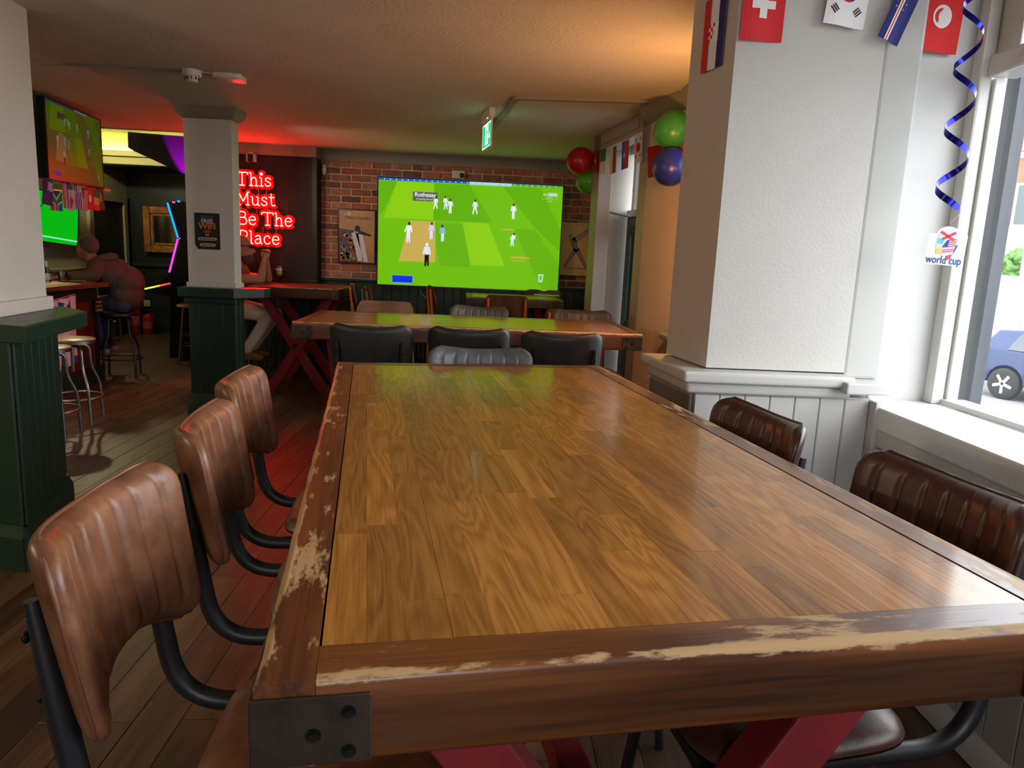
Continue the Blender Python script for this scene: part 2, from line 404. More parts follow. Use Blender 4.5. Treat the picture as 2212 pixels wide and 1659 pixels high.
# dado and tongue-and-groove boards under the bricks
MB().box(-1.86, 1.5, -0.035, 0.01, 1.075, 1.108).build('dado_rail', GREEND, struct_back, bevel=0.006)
bm_ = MB().box(-0.0475, 0.0475, -0.014, 0.0, 0.12, 1.075).mesh('wainscot_board', bevel=0.005, seg=1); bm_.materials.append(M('back_wainscot_green', (0.014, 0.034, 0.025), 0.4, var=(4, 0.15)))
xx = -1.81
while xx < 1.2: link('wainscot_board', bm_, struct_back, (xx, 0, 0)); xx += 0.098
MB().box(-1.86, 1.5, -0.03, 0.0, 0, 0.12).build('skirting', GREEND, struct_back, bevel=0.005)
def coving(name, x0, x1, y, parent=None, mat=COVE, s=1.0):
    prof = [(0, 0)] + [(0.11 * s * (1 - math.cos(t * H90 / 6)), -0.12 * s * (1 - math.sin(t * H90 / 6)) ) for t in range(7)]
    prof = [(0, 0), (0, -0.12 * s)] + [(0.1 * s * (1 - math.cos(t * H90 / 6)) + 0.005, -0.115 * s + 0.105 * s * math.sin(t * H90 / 6)) for t in range(7)] + [(0.12 * s, 0)]
    return MB().prism(prof, x0, x1, lambda p, q, t: Vector((t, y - p, CZ + q))).build(name, mat, parent, smooth=30)
struct(coving('trim_1', -1.86, 1.3, 8.2))
# ---- neon wall (chimney breast), proud of the bricks
nw = struct(MB().box(-3.0, -1.862, 7.98, 8.6, 0, 2.37).build('wall_chimney_breast', BLACKW))
MB().box(-3.0, -1.862, 7.97, 8.6, 2.37, CZ).build('frieze', M('frieze_paint', (0.36, 0.3, 0.25), 0.7), nw)
rr = MB().box(-1.905, -1.855, 7.965, 7.98, 0, 2.37).build('corner_bead', GREEND, nw)
bm2 = MB().box(-0.0475, 0.0475, -0.012, 0.0, 0.1, 1.05).mesh('wainscot_board', bevel=0.005, seg=1); bm2.materials.append(GREEND)
xx = -2.95
while xx < -1.92: link('wainscot_board', bm2, nw, (xx, 7.98, 0)); xx += 0.098
MB().box(-3.0, -1.862, 7.95, 7.98, 1.05, 1.08).build('dado_rail', GREEND, nw, bevel=0.005)
# ---- back room
wbr = struct(MB().box(-5.5, -2.9, 11.4, 11.6, 0, Z2).build('wall_back_room', GREEND))
MB().box(-5.5, -2.9, 11.36, 11.4, 1.02, 1.07).build('dado_rail', GREEND, wbr, bevel=0.01)
MB().box(-5.5, -2.9, 11.37, 11.4, 0.0, 0.2).build('skirting', GREEND, wbr, bevel=0.01)
struct(MB().box(-2.98, -2.9, 8.6, 11.4, 0, Z2).box(-2.98, -2.9, 7.4, 8.6, CZ, Z2).build('wall_passage', GREEND))
# lit trough over the passage and the sloping dark soffit beside it
YC = 10.4
tr = sempty('trim_2', (0, 0, 0))
TL = M('trough_ledge_paint', (0.42, 0.42, 0.16), 0.6)
MB().box(-5.5, -2.98, YC, YC + 0.12, 2.5, Z2).build('lit_face', M('trough_back_paint', (0.55, 0.55, 0.2), 0.7), tr)
MB().box(-5.5, -2.98, YC - 0.10, YC, 2.56, 2.60).build('ledge', TL, tr, bevel=0.004)
MB().box(-5.5, -2.98, YC - 0.13, YC - 0.1, 2.53, 2.605).build('ledge_lip', TL, tr, bevel=0.004)
MB().box(-5.5, -2.98, YC - 0.06, YC + 0.12, 2.43, 2.53).build('cornice', TL, tr, bevel=0.006)
MB().box(-5.5, -3.4, YC - 0.075, YC - 0.045, 2.602, 2.62).build('led_strip', ME('yellow_led', (1.0, 0.88, 0.10), 110.0), tr)
MB().box(-5.5, -2.98, YC + 0.12, 11.4, 2.43, 2.5).build('lowered_ceiling', CHAR, tr)
pts = [py(u, v, 9.3) for u, v in ((276, 318), (286, 325), (330, 345), (356, 357), (392, 373), (470, 408), (470, 300), (276, 285))]
struct(MB().prism([(p.x, p.z) for p in pts], 9.3, 9.42, lambda p, q, t: Vector((p, t, q))).build('ceiling_stair_soffit', CHAR))
struct(MB().box(-5.5, -2.95, 7.38, 7.44, CZ, Z2).build('trim_3', CHAR))
# doorway in the left wall
d1 = sempty('door_1', (-5.5, 0, 0))
ya, yb_ = 10.35, 11.2
MB().box(0.0, 0.05, ya - 0.1, ya, 0, 2.05).build('jamb', OLIVE, d1, bevel=0.008)
MB().box(0.0, 0.05, yb_, yb_ + 0.1, 0, 2.05).build('jamb', OLIVE, d1, bevel=0.008)
MB().box(0.0, 0.055, ya - 0.1, yb_ + 0.1, 1.95, 2.06).build('head', OLIVE, d1, bevel=0.008)
MB().box(0.0, 0.02, ya, yb_, 0, 1.95).build('door_leaf', M('near_black_door', (0.012, 0.016, 0.013), 0.5), d1)
MB().box(0.02, 0.045, ya + 0.12, ya + 0.15, 0.9, 1.1).build('door_handle', STEEL, d1, bevel=0.005)
struct(MB().box(-5.5, -5.47, 7.0, 10.2, 0.98, 1.02).build('trim_4', M('olive_dado', (0.3, 0.28, 0.16), 0.5), bevel=0.006))
# ---- bulkhead over the bar
bk = struct(MB().box(-5.5, -3.57, 3.4, 6.85, 1.875, CZ).build('ceiling_bar_bulkhead', WHITE))
MB().box(-5.5, -3.465, 3.4, 6.88, 1.85, 1.878).build('edge_strip', M('bulkhead_edge', (0.5, 0.42, 0.38), 0.5), bk, bevel=0.004)
for q, (lx, ly) in enumerate(((-3.95, 5.75), (-4.1, 6.35))):
    dl = thing('downlight', ('round recessed downlight under the bulkhead, nearest the left pillar', 'round recessed downlight under the bulkhead, next to the purple flag')[q], 'downlight', (lx, ly, 1.85), 0, 'downlights over the bar')
    MB().lathe([(0.05, -0.006), (0.05, 0.0)], 20).build('rim', WPLAST, dl)
    dls = bpy.data.lights.new('downlight_beam', 'SPOT'); dls.energy = 20; dls.color = (1, .72, .42); dls.spot_size = 2.0; dls.spot_blend = 0.6; dls.shadow_soft_size = 0.04; dlo = bpy.data.objects.new('downlight_beam', dls); COL.objects.link(dlo); dlo.location = (lx, ly, 1.81)
    MB().lathe([(0.038, -0.009), (0.038, -0.006)], 20).build('lamp_lens', ME('warm_lamp_lens', (1, 0.78, 0.5), 14.0), dl)
# ---- left pillar
pl = sempty('wall_pillar_left', (0, 0, 0))
def polyprism(poly, z0, z1): return MB().prism(poly, z0, z1, lambda p, q, t: Vector((p, q, t)))
polyprism([(-2.13, 3.0), (-2.205, 3.70), (-2.8, 3.75), (-2.75, 3.1)], 1.14, CZ).build('shaft', WHITE, pl)
polyprism([(-2.10, 2.98), (-2.185, 3.725), (-2.82, 3.77), (-2.77, 3.08)], 1.08, 1.145).build('collar', WHITE, pl, bevel=0.008)
polyprism([(-1.858, 2.955), (-1.995, 3.67), (-2.2, 3.85), (-2.9, 3.9), (-2.8, 3.25)], 1.005, 1.08).build('drinks_ledge', GREEN, pl, bevel=0.006)
A, B, D = Vector((-1.965, 3.03)), Vector((-2.20, 3.74)), Vector((-2.72, 3.26))
polyprism([A, B, (-2.8, 3.8), D], 0.0, 1.005).build('base_core', GREEN, pl)
def boards(parent, P, Q, z0, z1, n, mat, name='panel_board', t=0.012):
    d = Q - P; L = d.length / n; nrm = Vector((d.y, -d.x)).normalized(); ang = math.atan2(d.y, d.x)
    me = MB().box(0.0008, L - 0.0008, -t, 0.001, z0, z1).mesh(name, bevel=0.0035, seg=1); me.materials.append(mat)
    for i in range(n):
        q = P + d * (i / n); link(name, me, parent, (q.x, q.y, 0), (0, 0, ang))
boards(pl, A, B, 0.2, 1.005, 6, GREEN)
boards(pl, D, A, 0.2, 1.005, 6, GREEN)
def plinth(parent, P, Q, z1, t, mat, name='plinth'):
    d = Q - P; ang = math.atan2(d.y, d.x)
    prof = [(0, 0), (-t, 0), (-t, z1 - 0.05), (-t * 0.75, z1 - 0.035), (-t * 0.45, z1 - 0.012), (-t * 0.35, z1), (0, z1)]
    o = MB().prism(prof, -t, d.length + t * 0.5, lambda p, q, u: Vector((u, p, q))).build(name, mat, parent, smooth=30)
    o.location = (P.x, P.y, 0); o.rotation_euler = (0, 0, ang)
plinth(pl, A, B, 0.2, 0.035, GREEN); plinth(pl, D, A, 0.2, 0.035, GREEN)
# ---- middle column
cl = sempty('wall_column_middle', (0, 0, 0))
MB().box(-2.425, -2.055, 5.98, 6.14, 1.12, 2.40).build('shaft', WHITE, cl)
MB().box(-2.44, -2.04, 5.965, 6.16, 1.08, 1.12).build('collar', WHITE, cl, bevel=0.006)
def ring_cov(parent, x0, x1, y0, y1, mat):
    m = MB(); prof = [(0.0, -0.09), (0.012, -0.085), (0.035, -0.06), (0.05, -0.03), (0.055, 0.0)]
    lo = []
    for p, q in prof: lo.append([(x0 - p, y0 - p, CZ + q), (x1 + p, y0 - p, CZ + q), (x1 + p, y1 + p, CZ + q), (x0 - p, y1 + p, CZ + q)])
    vs = [v for r_ in lo for v in r_]; fs = []
    for j in range(len(lo) - 1):
        for k in range(4): fs.append((j * 4 + k, j * 4 + (k + 1) % 4, j * 4 + 4 + (k + 1) % 4, j * 4 + 4 + k))
    fs.append((3, 2, 1, 0)); fs.append(tuple(range(len(vs) - 4, len(vs))))
    return m.add(vs, fs).build('crown_moulding', mat, parent, smooth=30)
ring_cov(cl, -2.425, -2.055, 5.98, 6.14, COVE)
polyprism([(-2.475, 5.87), (-2.03, 5.87), (-1.84, 6.04), (-1.84, 6.22), (-2.475, 6.22)], 1.005, 1.08).build('drinks_ledge', GREEN, cl, bevel=0.005)
MB().box(-2.43, -2.06, 5.99, 6.17, 0, 1.005).build('base_core', GREEN, cl)
boards(cl, Vector((-2.435, 5.99)), Vector((-2.055, 5.99)), 0.2, 1.0, 4, GREEN)
boards(cl, Vector((-2.06, 5.985)), Vector((-2.06, 6.17)), 0.2, 1.0, 2, GREEN)
plinth(cl, Vector((-2.43, 5.985)), Vector((-2.06, 5.985)), 0.2, 0.03, GREEN); plinth(cl, Vector((-2.06, 5.985)), Vector((-2.06, 6.17)), 0.2, 0.03, GREEN)
MB().box(-2.46, -2.03, 5.94, 5.975, 0.95, 1.005).build('ledge_moulding', GREEN, cl, bevel=0.012)
# ---- right pillar
pr = sempty('wall_pillar_right', (0, 0, 0))
FA, FB, FC = Vector((0.776, 2.475)), Vector((0.72, 2.82)), Vector((1.27, 2.475))
polyprism([FA, FC, (1.35, 2.9), FB], 1.09, CZ).build('shaft', M('pillar_emulsion', (0.5, 0.485, 0.455), 0.6, bump=(90, 0.3), var=(2, 0.03)), pr)
polyprism([(0.682, 2.40), (1.28, 2.40), (1.28, 2.86), (0.625, 2.86)], 1.045, 1.085).build('drinks_ledge', GREYW, pr, bevel=0.012, seg=3)
polyprism([(0.70, 2.425), (1.28, 2.425), (1.28, 2.84), (0.65, 2.84)], 1.005, 1.045).build('ledge_moulding', GREYW, pr, bevel=0.014, seg=3)
GA, GB, GC = Vector((0.735, 2.455)), Vector((0.675, 2.83)), Vector((1.36, 2.455))
polyprism([GA, GC, (1.4, 2.9), GB], 0, 1.005).build('base_core', GREYW, pr)
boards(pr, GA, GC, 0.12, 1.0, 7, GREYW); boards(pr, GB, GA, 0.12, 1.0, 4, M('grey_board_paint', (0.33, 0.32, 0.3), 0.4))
plinth(pr, GA, GC, 0.14, 0.02, GREYW); plinth(pr, GB, GA, 0.14, 0.02, GREYW)
# block where the ledge meets the window sill, square post beside the reveal
MB().box(1.235, 1.39, 2.37, 2.5, 1.03, 1.07).build('ledge_block', GREYW, pr, bevel=0.006)
MB().box(1.27, 1.40, 2.475, 2.56, 1.07, CZ).build('corner_post', M('post_paint', (0.42, 0.42, 0.4), 0.5), pr, bevel=0.01)
MB().box(1.36, 1.40, 2.40, 2.47, 0.0, 1.0).build('batten', GREYW, pr, bevel=0.004)
# ---- right wall with its windows
wr = struct(MB().box(1.52, 1.75, -0.45, 2.75, 0, 0.9).box(1.52, 1.75, -3.0, -0.45, 0, CZ).box(1.62, 1.75, -0.45, 2.75, 2.42, CZ)
            .box(1.395, 1.75, 2.555, 2.9, 0, CZ).build('wall_right', GREYW))
boards(wr, Vector((1.52, 2.62)), Vector((1.52, -0.4)), 0.1, 0.88, 24, M('sill_wall_board', (0.34, 0.34, 0.33), 0.45))
plinth(wr, Vector((1.52, 2.5)), Vector((1.52, -0.4)), 0.12, 0.02, GREYW, 'skirting')
w1 = sempty('window_1', (0, 0, 0))
MB().box(1.37, 1.66, -0.45, 2.56, 0.905, 0.985).build('sill_board', M('sill_gloss', (0.72, 0.72, 0.71), 0.22, var=(3, 0.03)), w1, bevel=0.008)
MB().box(1.375, 1.40, -0.45, 2.6, 0.845, 0.905).build('sill_apron', GREYW, w1, bevel=0.004)
FR = M('window_frame_gloss', (0.52, 0.52, 0.5), 0.3, var=(5, 0.05), bump=(30, 0.15))
MB().box(1.617, 1.661, 2.50, 2.556, 0.985, CZ).build('frame_post', FR, w1, bevel=0.008)
MB().box(1.667, 1.70, 2.49, 2.53, 0.99, 2.10).build('glazing_stop', M('glazing_bead', (0.7, 0.72, 0.68), 0.4), w1, bevel=0.004)
MB().box(1.64, 1.74, -0.45, 2.5, 2.10, 2.17).build('transom_bar', FR, w1, bevel=0.008)
MB().box(1.65, 1.74, -0.45, 2.5, 0.985, 1.005).build('bottom_bead', FR, w1, bevel=0.004)
MB().box(1.667, 1.71, 2.40, 2.53, 2.17, 2.42).build('upper_stop', FR, w1, bevel=0.005)
MB().box(1.66, 1.74, 0.98, 1.04, 1.0, 2.42).build('mullion', FR, w1, bevel=0.005)
MB().box(1.66, 1.74, -0.45, -0.39, 1.0, 2.42).build('frame_post', FR, w1, bevel=0.005)
MB().box(1.66, 1.74, -0.45, 2.5, 2.38, 2.42).build('head', FR, w1, bevel=0.005)
GL = MG('window_glass', (0.97, 0.99, 0.98), 1.0)
for (ya, yb_, za, zc) in ((1.04, 2.50, 1.0, 2.10), (-0.39, 0.98, 1.005, 2.10), (1.04, 2.40, 2.17, 2.38), (-0.39, 0.98, 2.17, 2.38)):
    MB().add([(1.7, ya, za), (1.7, yb_, za), (1.7, yb_, zc), (1.7, ya, zc)], [(0, 1, 2, 3)]).build('glass_pane', GL, w1)
portal('daylight_portal', (1.69, 1.0, 1.7), (0, H90, 0), 1.42, 2.9)
# bead on the reveal and shutter line
MB().box(1.405, 1.425, 2.54, 2.557, 0.99, CZ).build('reveal_bead', GREYW, w1, bevel=0.004)
# ---- door bay beyond the pillar (turned like the pillar's side)
ang = math.atan2(6.5 - 5.22, 0.869 - 1.077)
bay = sempty('door_2', (1.077, 5.22, 0), ang - math.pi / 2)      # local +Y runs away from the camera along the bay, +X into the wall
BL = 1.296
FRM = M('bay_frame_paint', (0.33, 0.3, 0.27), 0.4, var=(3, 0.05))
MB().box(0.0, 0.16, -0.04, 0.12, 0, CZ).build('frame_post', FRM, bay, bevel=0.006)
MB().box(0.0, 0.12, BL - 0.22, BL - 0.03, 0, CZ).build('frame_post', FRM, bay, bevel=0.006)
MB().box(0.0, 0.14, 0.0, BL + 0.1, 2.345, CZ).build('head_rail', FRM, bay, bevel=0.006)
MB().box(-0.012, 0.0, 0.18, BL - 0.25, 2.385, 2.455).build('head_panel', FRM, bay, bevel=0.005)
MB().box(0.12, 0.42, BL + 0.02, BL + 0.15, 0, CZ).build('reveal_wall', WHITE, bay)
MB().box(0.02, 0.42, -0.1, 0.02, 0, CZ).build('reveal_wall', WHITE, bay)
MB().box(0.36, 0.46, 0.02, BL + 0.02, 2.36, CZ).build('fanlight_head', WHITE, bay)
GDOOR = M('door_green_black', (0.012, 0.022, 0.018), 0.35)
lf = MB().box(0.36, 0.405, 0.28, 0.40, 0, 1.82).box(0.36, 0.405, BL - 0.12, BL, 0, 1.82).box(0.36, 0.405, 0.40, BL - 0.12, 0, 0.92).box(0.36, 0.405, 0.40, BL - 0.12, 1.66, 1.82).build('door_leaf', GDOOR, bay, bevel=0.004)
MB().add([(0.38, 0.40, 0.92), (0.38, BL - 0.12, 0.92), (0.38, BL - 0.12, 1.66), (0.38, 0.40, 1.66)], [(0, 1, 2, 3)]).build('door_glass', MG('door_pane', (0.5, 0.56, 0.62), 1.0, 0.05), bay)
MB().box(0.345, 0.36, BL - 0.14, BL - 0.12, 0.90, 1.68).build('glazing_bead', M('door_bead_green', (0.03, 0.11, 0.06), 0.4), bay, bevel=0.002)
MB().box(0.345, 0.36, 0.40, BL - 0.12, 0.90, 0.92).build('glazing_bead', MC['door_bead_green'], bay, bevel=0.002)
MB().box(0.35, 0.42, 0.02, BL, 1.82, 1.88).build('door_head', WHITE, bay, bevel=0.004)
MB().box(0.355, 0.40, BL - 0.14, BL - 0.09, 1.88, 2.36).build('fanlight_bar', WHITE, bay, bevel=0.004)
MB().add([(0.385, 0.1, 1.88), (0.385, BL - 0.1, 1.88), (0.385, BL - 0.1, 2.36), (0.385, 0.1, 2.36)], [(0, 1, 2, 3)]).build('fanlight_glass', GL, bay)
dc = MB().box(0.29, 0.36, BL - 0.5, BL - 0.24, 1.73, 1.79).build('door_closer', M('closer_grey', (0.06, 0.06, 0.065), 0.4), bay, bevel=0.006)
MB().tube([(0.30, BL - 0.28, 1.81), (0.22, BL - 0.1, 1.84), (0.13, BL + 0.0, 1.87)], 0.009, 8).build('closer_arm', STEEL, bay)
ARCHW = M('cream_arch_wall', (0.72, 0.6, 0.47), 0.6, var=(2, 0.05))
# curved cream wall between the door bay and the pillar
cv = MB(); Pn = []
for i in range(9):
    t = i / 8; Pn.append(Vector((1.085 + 0.12 * t ** 1.6, 5.22 - 0.62 * t)))
for i in range(8):
    p, q = Pn[i], Pn[i + 1]
    cv.add([(p.x, p.y, 0), (q.x, q.y, 0), (q.x, q.y, CZ), (p.x, p.y, CZ)], [(0, 1, 2, 3)])
    cv.add([(p.x + .2, p.y, 0), (q.x + .2, q.y, 0), (q.x + .2, q.y, CZ), (p.x + .2, p.y, CZ)], [(3, 2, 1, 0)])
cw = struct(cv.build('wall_right_curved', ARCHW, smooth=60, fix=False))
MB().box(1.195, 1.3, 4.42, 4.66, 0, CZ).build('flat_panel', ARCHW, cw)
MB().box(1.195, 1.3, 3.2, 4.42, 0, 0.8).build('flat_panel', ARCHW, cw)
MB().box(1.195, 1.3, 3.2, 4.42, 2.4, CZ).build('flat_panel', ARCHW, cw)
w2_ = sempty('window_2', (0, 0, 0))
for (ya, yb_) in ((3.24, 3.29), (3.81, 3.86), (4.37, 4.42)): MB().box(1.22, 1.28, ya, yb_, 0.8, 2.4).build('frame_post', FR, w2_, bevel=0.004)
for (za, zc) in ((0.8, 0.85), (2.35, 2.4)): MB().box(1.22, 1.28, 3.29, 4.37, za, zc).build('frame_rail', FR, w2_, bevel=0.004)
for (ya, yb_) in ((3.29, 3.81), (3.86, 4.37)): MB().add([(1.25, ya, 0.85), (1.25, yb_, 0.85), (1.25, yb_, 2.35), (1.25, ya, 2.35)], [(0, 1, 2, 3)]).build('glass_pane', GL, w2_)
portal('daylight_portal', (1.24, 3.83, 1.6), (0, H90, 0), 1.5, 1.08)
MB().box(1.12, 1.2, 4.2, 4.62, 0.96, 1.0).build('ledge', GREYW, cw, bevel=0.01)
for i in range(5): MB().box(1.17, 1.196, 4.2 + 0.085 * i, 4.28 + 0.085 * i, 0.1, 0.96).build('wainscot_board', GREYW, cw, bevel=0.005, seg=1)
MB().box(1.19, 1.5, 2.85, 3.25, 0, CZ).build('pier', ARCHW, cw)
MB().box(1.19, 1.75, 4.6, 7.0, CZ - 0.01, CZ).build('soffit', CEIL, cw)
ccv = MB(); prof = [(0, -0.1), (0.02, -0.09), (0.06, -0.05), (0.08, 0.0), (0, 0)]
lo = []
for p in Pn + [Vector((1.2, 3.9))]: lo.append([(p.x - a_, p.y, CZ + b_) for a_, b_ in prof])
vs = [v for r_ in lo for v in r_]; fs = [(j * 5 + k, j * 5 + (k + 1) % 5, j * 5 + 5 + (k + 1) % 5, j * 5 + 5 + k) for j in range(len(lo) - 1) for k in range(5)]
struct(ccv.add(vs, fs).build('trim_5', COVE, smooth=40))
# far corner beyond the bay
struct(MB().box(1.1, 1.6, 6.66, 8.2, 0, CZ).build('wall_back_right', M('corner_cream', (0.45, 0.4, 0.32), 0.6)))
# ================================================================== TABLES
OAK = wood('varnished_oak_stave', (0.16, 0.054, 0.008), (0.35, 0.142, 0.026), (0.50, 0.235, 0.055), rough=0.36, axis=1, ring=26, coat=0.5, rnd=0.3, scale=1.5, bump=0.10, fine=0.62, coatr=0.12, spec=0.18, amp=0.11)
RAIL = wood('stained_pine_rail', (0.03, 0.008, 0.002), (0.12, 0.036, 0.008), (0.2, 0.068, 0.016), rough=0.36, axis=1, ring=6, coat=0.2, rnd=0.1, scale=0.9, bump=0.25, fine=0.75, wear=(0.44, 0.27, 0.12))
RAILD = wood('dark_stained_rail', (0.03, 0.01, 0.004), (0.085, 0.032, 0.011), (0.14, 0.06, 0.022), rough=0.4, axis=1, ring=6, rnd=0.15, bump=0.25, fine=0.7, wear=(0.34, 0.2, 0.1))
PLATE = M('rusted_steel_plate', (0.03, 0.019, 0.014), 0.5, metal=0.25, var=(14, 0.6), bump=(40, 0.2))
PLATED = M('dark_steel_plate', (0.05, 0.035, 0.03), 0.45, metal=0.6, var=(9, 0.4))
BOLT = M('blackened_bolt', (0.015, 0.015, 0.015), 0.45, metal=0.7)
def rail(parent, L, wd, th, mat, loc, rz, seg=None, mitre=0.0, name='edge_rail', wearend=0.0):
    """edge timber: local y along, outer face at x = 0, top at z = 0, rounded rubbed outer edge"""
    r = 0.010
    prof = [(wd, -th), (wd, 0)] + [(wd * t, 0) for t in (0.75, 0.5, 0.3, 0.2)] + [(r * (1 - math.sin(k * H90 / 4)) , -r * (1 - math.cos(k * H90 / 4))) for k in range(5)] + [(0, -0.03), (0, -th * 0.55), (0, -th + 0.014), (0, -th + 0.005), (0.005, -th)]
    wr_ = [0, 0.0, 0.06, 0.10, 0.15, 0.2, 0.40, 0.62, 0.66, 0.45, 0.1, -0.8, -1.0, -1.0, -0.4, -0.5]  # negative entries make the outer face darker below the rubbed edge
    n = len(prof); seg = seg or max(2, int(L / 0.06)); m = MB(); vs = []; wv = []
    rj = random.Random(int(L * 1000) + int(rz * 100))
    for j in range(seg + 1):
        y = -L / 2 + L * j / seg; dj = rj.uniform(-0.0012, 0.0012)
        e = min(j, seg - j)
        for i, (p, q) in enumerate(prof):
            vs.append((p + (dj if i in (6, 7, 8, 9, 10) else 0), y, q + (dj * 0.5 if i in (6, 7, 8) else 0)))
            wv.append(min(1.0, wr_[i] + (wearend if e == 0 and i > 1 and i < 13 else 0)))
    fs = [(j * n + i, j * n + (i + 1) % n, (j + 1) * n + (i + 1) % n, (j + 1) * n + i) for j in range(seg) for i in range(n)]
    fs.append(list(range(n))); fs.append(list(range(seg * n, (seg + 1) * n))[::-1])
    m.add(vs, fs); me = m.mesh(name, smooth=50)
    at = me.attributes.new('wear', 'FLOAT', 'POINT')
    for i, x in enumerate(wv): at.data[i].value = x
    me.materials.append(mat); return link(name, me, parent, loc, (0, 0, rz))
def xleg(parent, W, T, y, mat, name='cross_leg', b=0.09):
    """crossed pair of timbers under one end, each its own part"""
    hw = W * 0.36; fw = W * 0.30
    for s in (-1, 1):
        a_ = Vector((s * fw, 0, 0)); c_ = Vector((-s * hw, 0, T)); m = MB(); d = (c_ - a_)
        k = b / 2 * math.sqrt(1 + (d.x / d.z) ** 2)
        off = 0.0225 * s
        m.prism([(a_.x - k, 0), (a_.x + k, 0), (c_.x + k, T), (c_.x - k, T)], y - 0.035 + off * 0, y + 0.035 + off * 0, lambda p, q, t: Vector((p, t + off * 0.6, q)))
        m.build(name, mat, parent, bevel=0.004)
    MB().sphere((0, y - 0.055, T * 0.5), 0.02, 0.012, 0.02, 10, 6).build('bolt', BOLT, parent, smooth=40)
def plate(parent, x, y, z, w, h, face, mat, bn=True):
    """corner plate; face 'front' lies on local -Y side, 'side' on local -X side"""
    if face == 'front':
        o = MB().box(x, x + w, y - 0.004, y, z - h, z).build('corner_plate', mat, parent, bevel=0.003)
        q = [(0.78, 0.25), (0.78, 0.8), (0.5, 0.58)] if w > 0 else [(0.78, 0.25), (0.78, 0.8), (0.5, 0.58)]
        for u, v in q: MB().lathe([(0.0085, 0), (0.0085, 0.003), (0.006, 0.005)], 12, mt=TR(x + w * u, y - 0.004, z - h * v) @ RXm(H90)).build('bolt_head', BOLT, o)
    else:
        o = MB().box(x - 0.004, x, y, y + w, z - h, z).build('corner_plate', mat, parent, bevel=0.003)
        for u, v in [(0.78, 0.25), (0.78, 0.8), (0.5, 0.58)]: MB().lathe([(0.0085, 0), (0.0085, 0.003), (0.006, 0.005)], 12, mt=TR(x - 0.004, y + w * u, z - h * v) @ RYm(-H90)).build('bolt_head', BOLT, o)
def table(label, loc, rz, L, W, T, th=0.095, rw=0.058, sw=0.0, group=None, railmat=RAIL, staves=True, seed=1, plates=True, leg_in=0.22, platemat=PLATE, rl=(0.2, 0.55), oak=OAK, legs=True, pw=0.112):
    t = thing('high_table', label, 'table', loc, rz, group)
    # long rails run full length, end rails between them
    for s, a_ in ((-1, 0.0), (1, math.pi)):
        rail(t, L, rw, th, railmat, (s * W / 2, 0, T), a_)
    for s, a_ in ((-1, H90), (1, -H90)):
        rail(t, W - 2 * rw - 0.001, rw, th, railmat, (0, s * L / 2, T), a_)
    iw, il = W - 2 * rw - 0.0045, L - 2 * rw - 0.0045
    MB().box(-iw / 2 - 0.0022, iw / 2 + 0.0022, -il / 2 - 0.0022, il / 2 + 0.0022, T - 0.05, T - 0.0315).build('sub_top', railmat, t)
    rs = random.Random(seed)
    if staves:
        n = max(1, round(iw / sw)); s_ = iw / n
        for i in range(n):
            y = -il / 2 - rs.random() * 0.25
            while y < il / 2 - 0.001:
                Ln = rs.uniform(*rl); y0, y1 = max(y, -il / 2), min(y + Ln, il / 2)
                if il / 2 - y1 < 0.06: y1 = il / 2; Ln = y1 - y
                y += Ln
                if y1 - y0 < 0.01: continue
                l2 = (y1 - y0) / 2 - 0.0001
                me = MB().box(-s_ / 2 + 0.0001, s_ / 2 - 0.0001, -l2, l2, -0.03, 0).mesh('oak_stave'); me.materials.append(oak)
                link('oak_stave', me, t, (-iw / 2 + s_ * (i + 0.5), (y0 + y1) / 2, T - 0.0012 + rs.uniform(-0.0002, 0.0002)))
    if plates:
        for sx in (-1, 1):
            for sy in (-1, 1):
                o = bpy.data.objects.new('corner_bracket', None)
                pl_ = MB()
                pl_.box(*sorted((sx * (W / 2 + 0.003), sx * (W / 2 - pw))), *sorted((sy * (L / 2), sy * (L / 2 + 0.004))), T - 0.092, T - 0.018)
                pl_.box(*sorted((sx * (W / 2), sx * (W / 2 + 0.004))), *sorted((sy * (L / 2 + 0.004), sy * (L / 2 - pw))), T - 0.092, T - 0.018)
                ob = pl_.build('corner_bracket', platemat, t, bevel=0.0015, seg=1)
                for u, v in ((0.8, 0.25), (0.8, 0.82), (0.5, 0.55)):
                    zz = T - 0.018 - 0.074 * v
                    MB().lathe([(0.0075, 0), (0.0075, 0.0015), (0.004, 0.001), (0.004, 0.0035)], 12, mt=TR(sx * (W / 2 - pw * u), sy * (L / 2 + 0.004), zz) @ RXm(-sy * H90)).build('bolt_head', BOLT, ob)
                    MB().lathe([(0.0075, 0), (0.0075, 0.0015), (0.004, 0.001), (0.004, 0.0035)], 12, mt=TR(sx * (W / 2 + 0.004), sy * (L / 2 - pw * u), zz) @ RYm(sx * H90)).build('bolt_head', BOLT, ob)
    if legs:
        for s in (-1, 1): xleg(t, W, T - th, s * (L / 2 - leg_in), REDP)
        MB().box(-0.03, 0.03, -L / 2 + leg_in + 0.04, L / 2 - leg_in - 0.04, (T - th) * 0.5 - 0.03, (T - th) * 0.5 + 0.03).build('stretcher', REDP, t, bevel=0.004)
    return t
TT = 1.04
a1 = math.radians(9.4)
ey, ex = Vector((-math.sin(a1), math.cos(a1))), Vector((math.cos(a1), math.sin(a1)))
c1 = Vector((-0.209, 0.629)) + ey * 1.0 + ex * 0.5
T1 = table('long oak-topped high table with worn edge rails, nearest the camera', (c1.x, c1.y, 0), a1, 2.0, 1.0, TT, sw=0.046, group='high tables with red crossed legs', seed=5)
T2 = table('high table lined with black chairs, in the middle of the room', (-0.10, 4.385, 0), math.radians(1.8) + H90, 1.94, 0.80, TT, sw=0.06, group='high tables with red crossed legs', seed=8, rl=(0.3, 0.8))
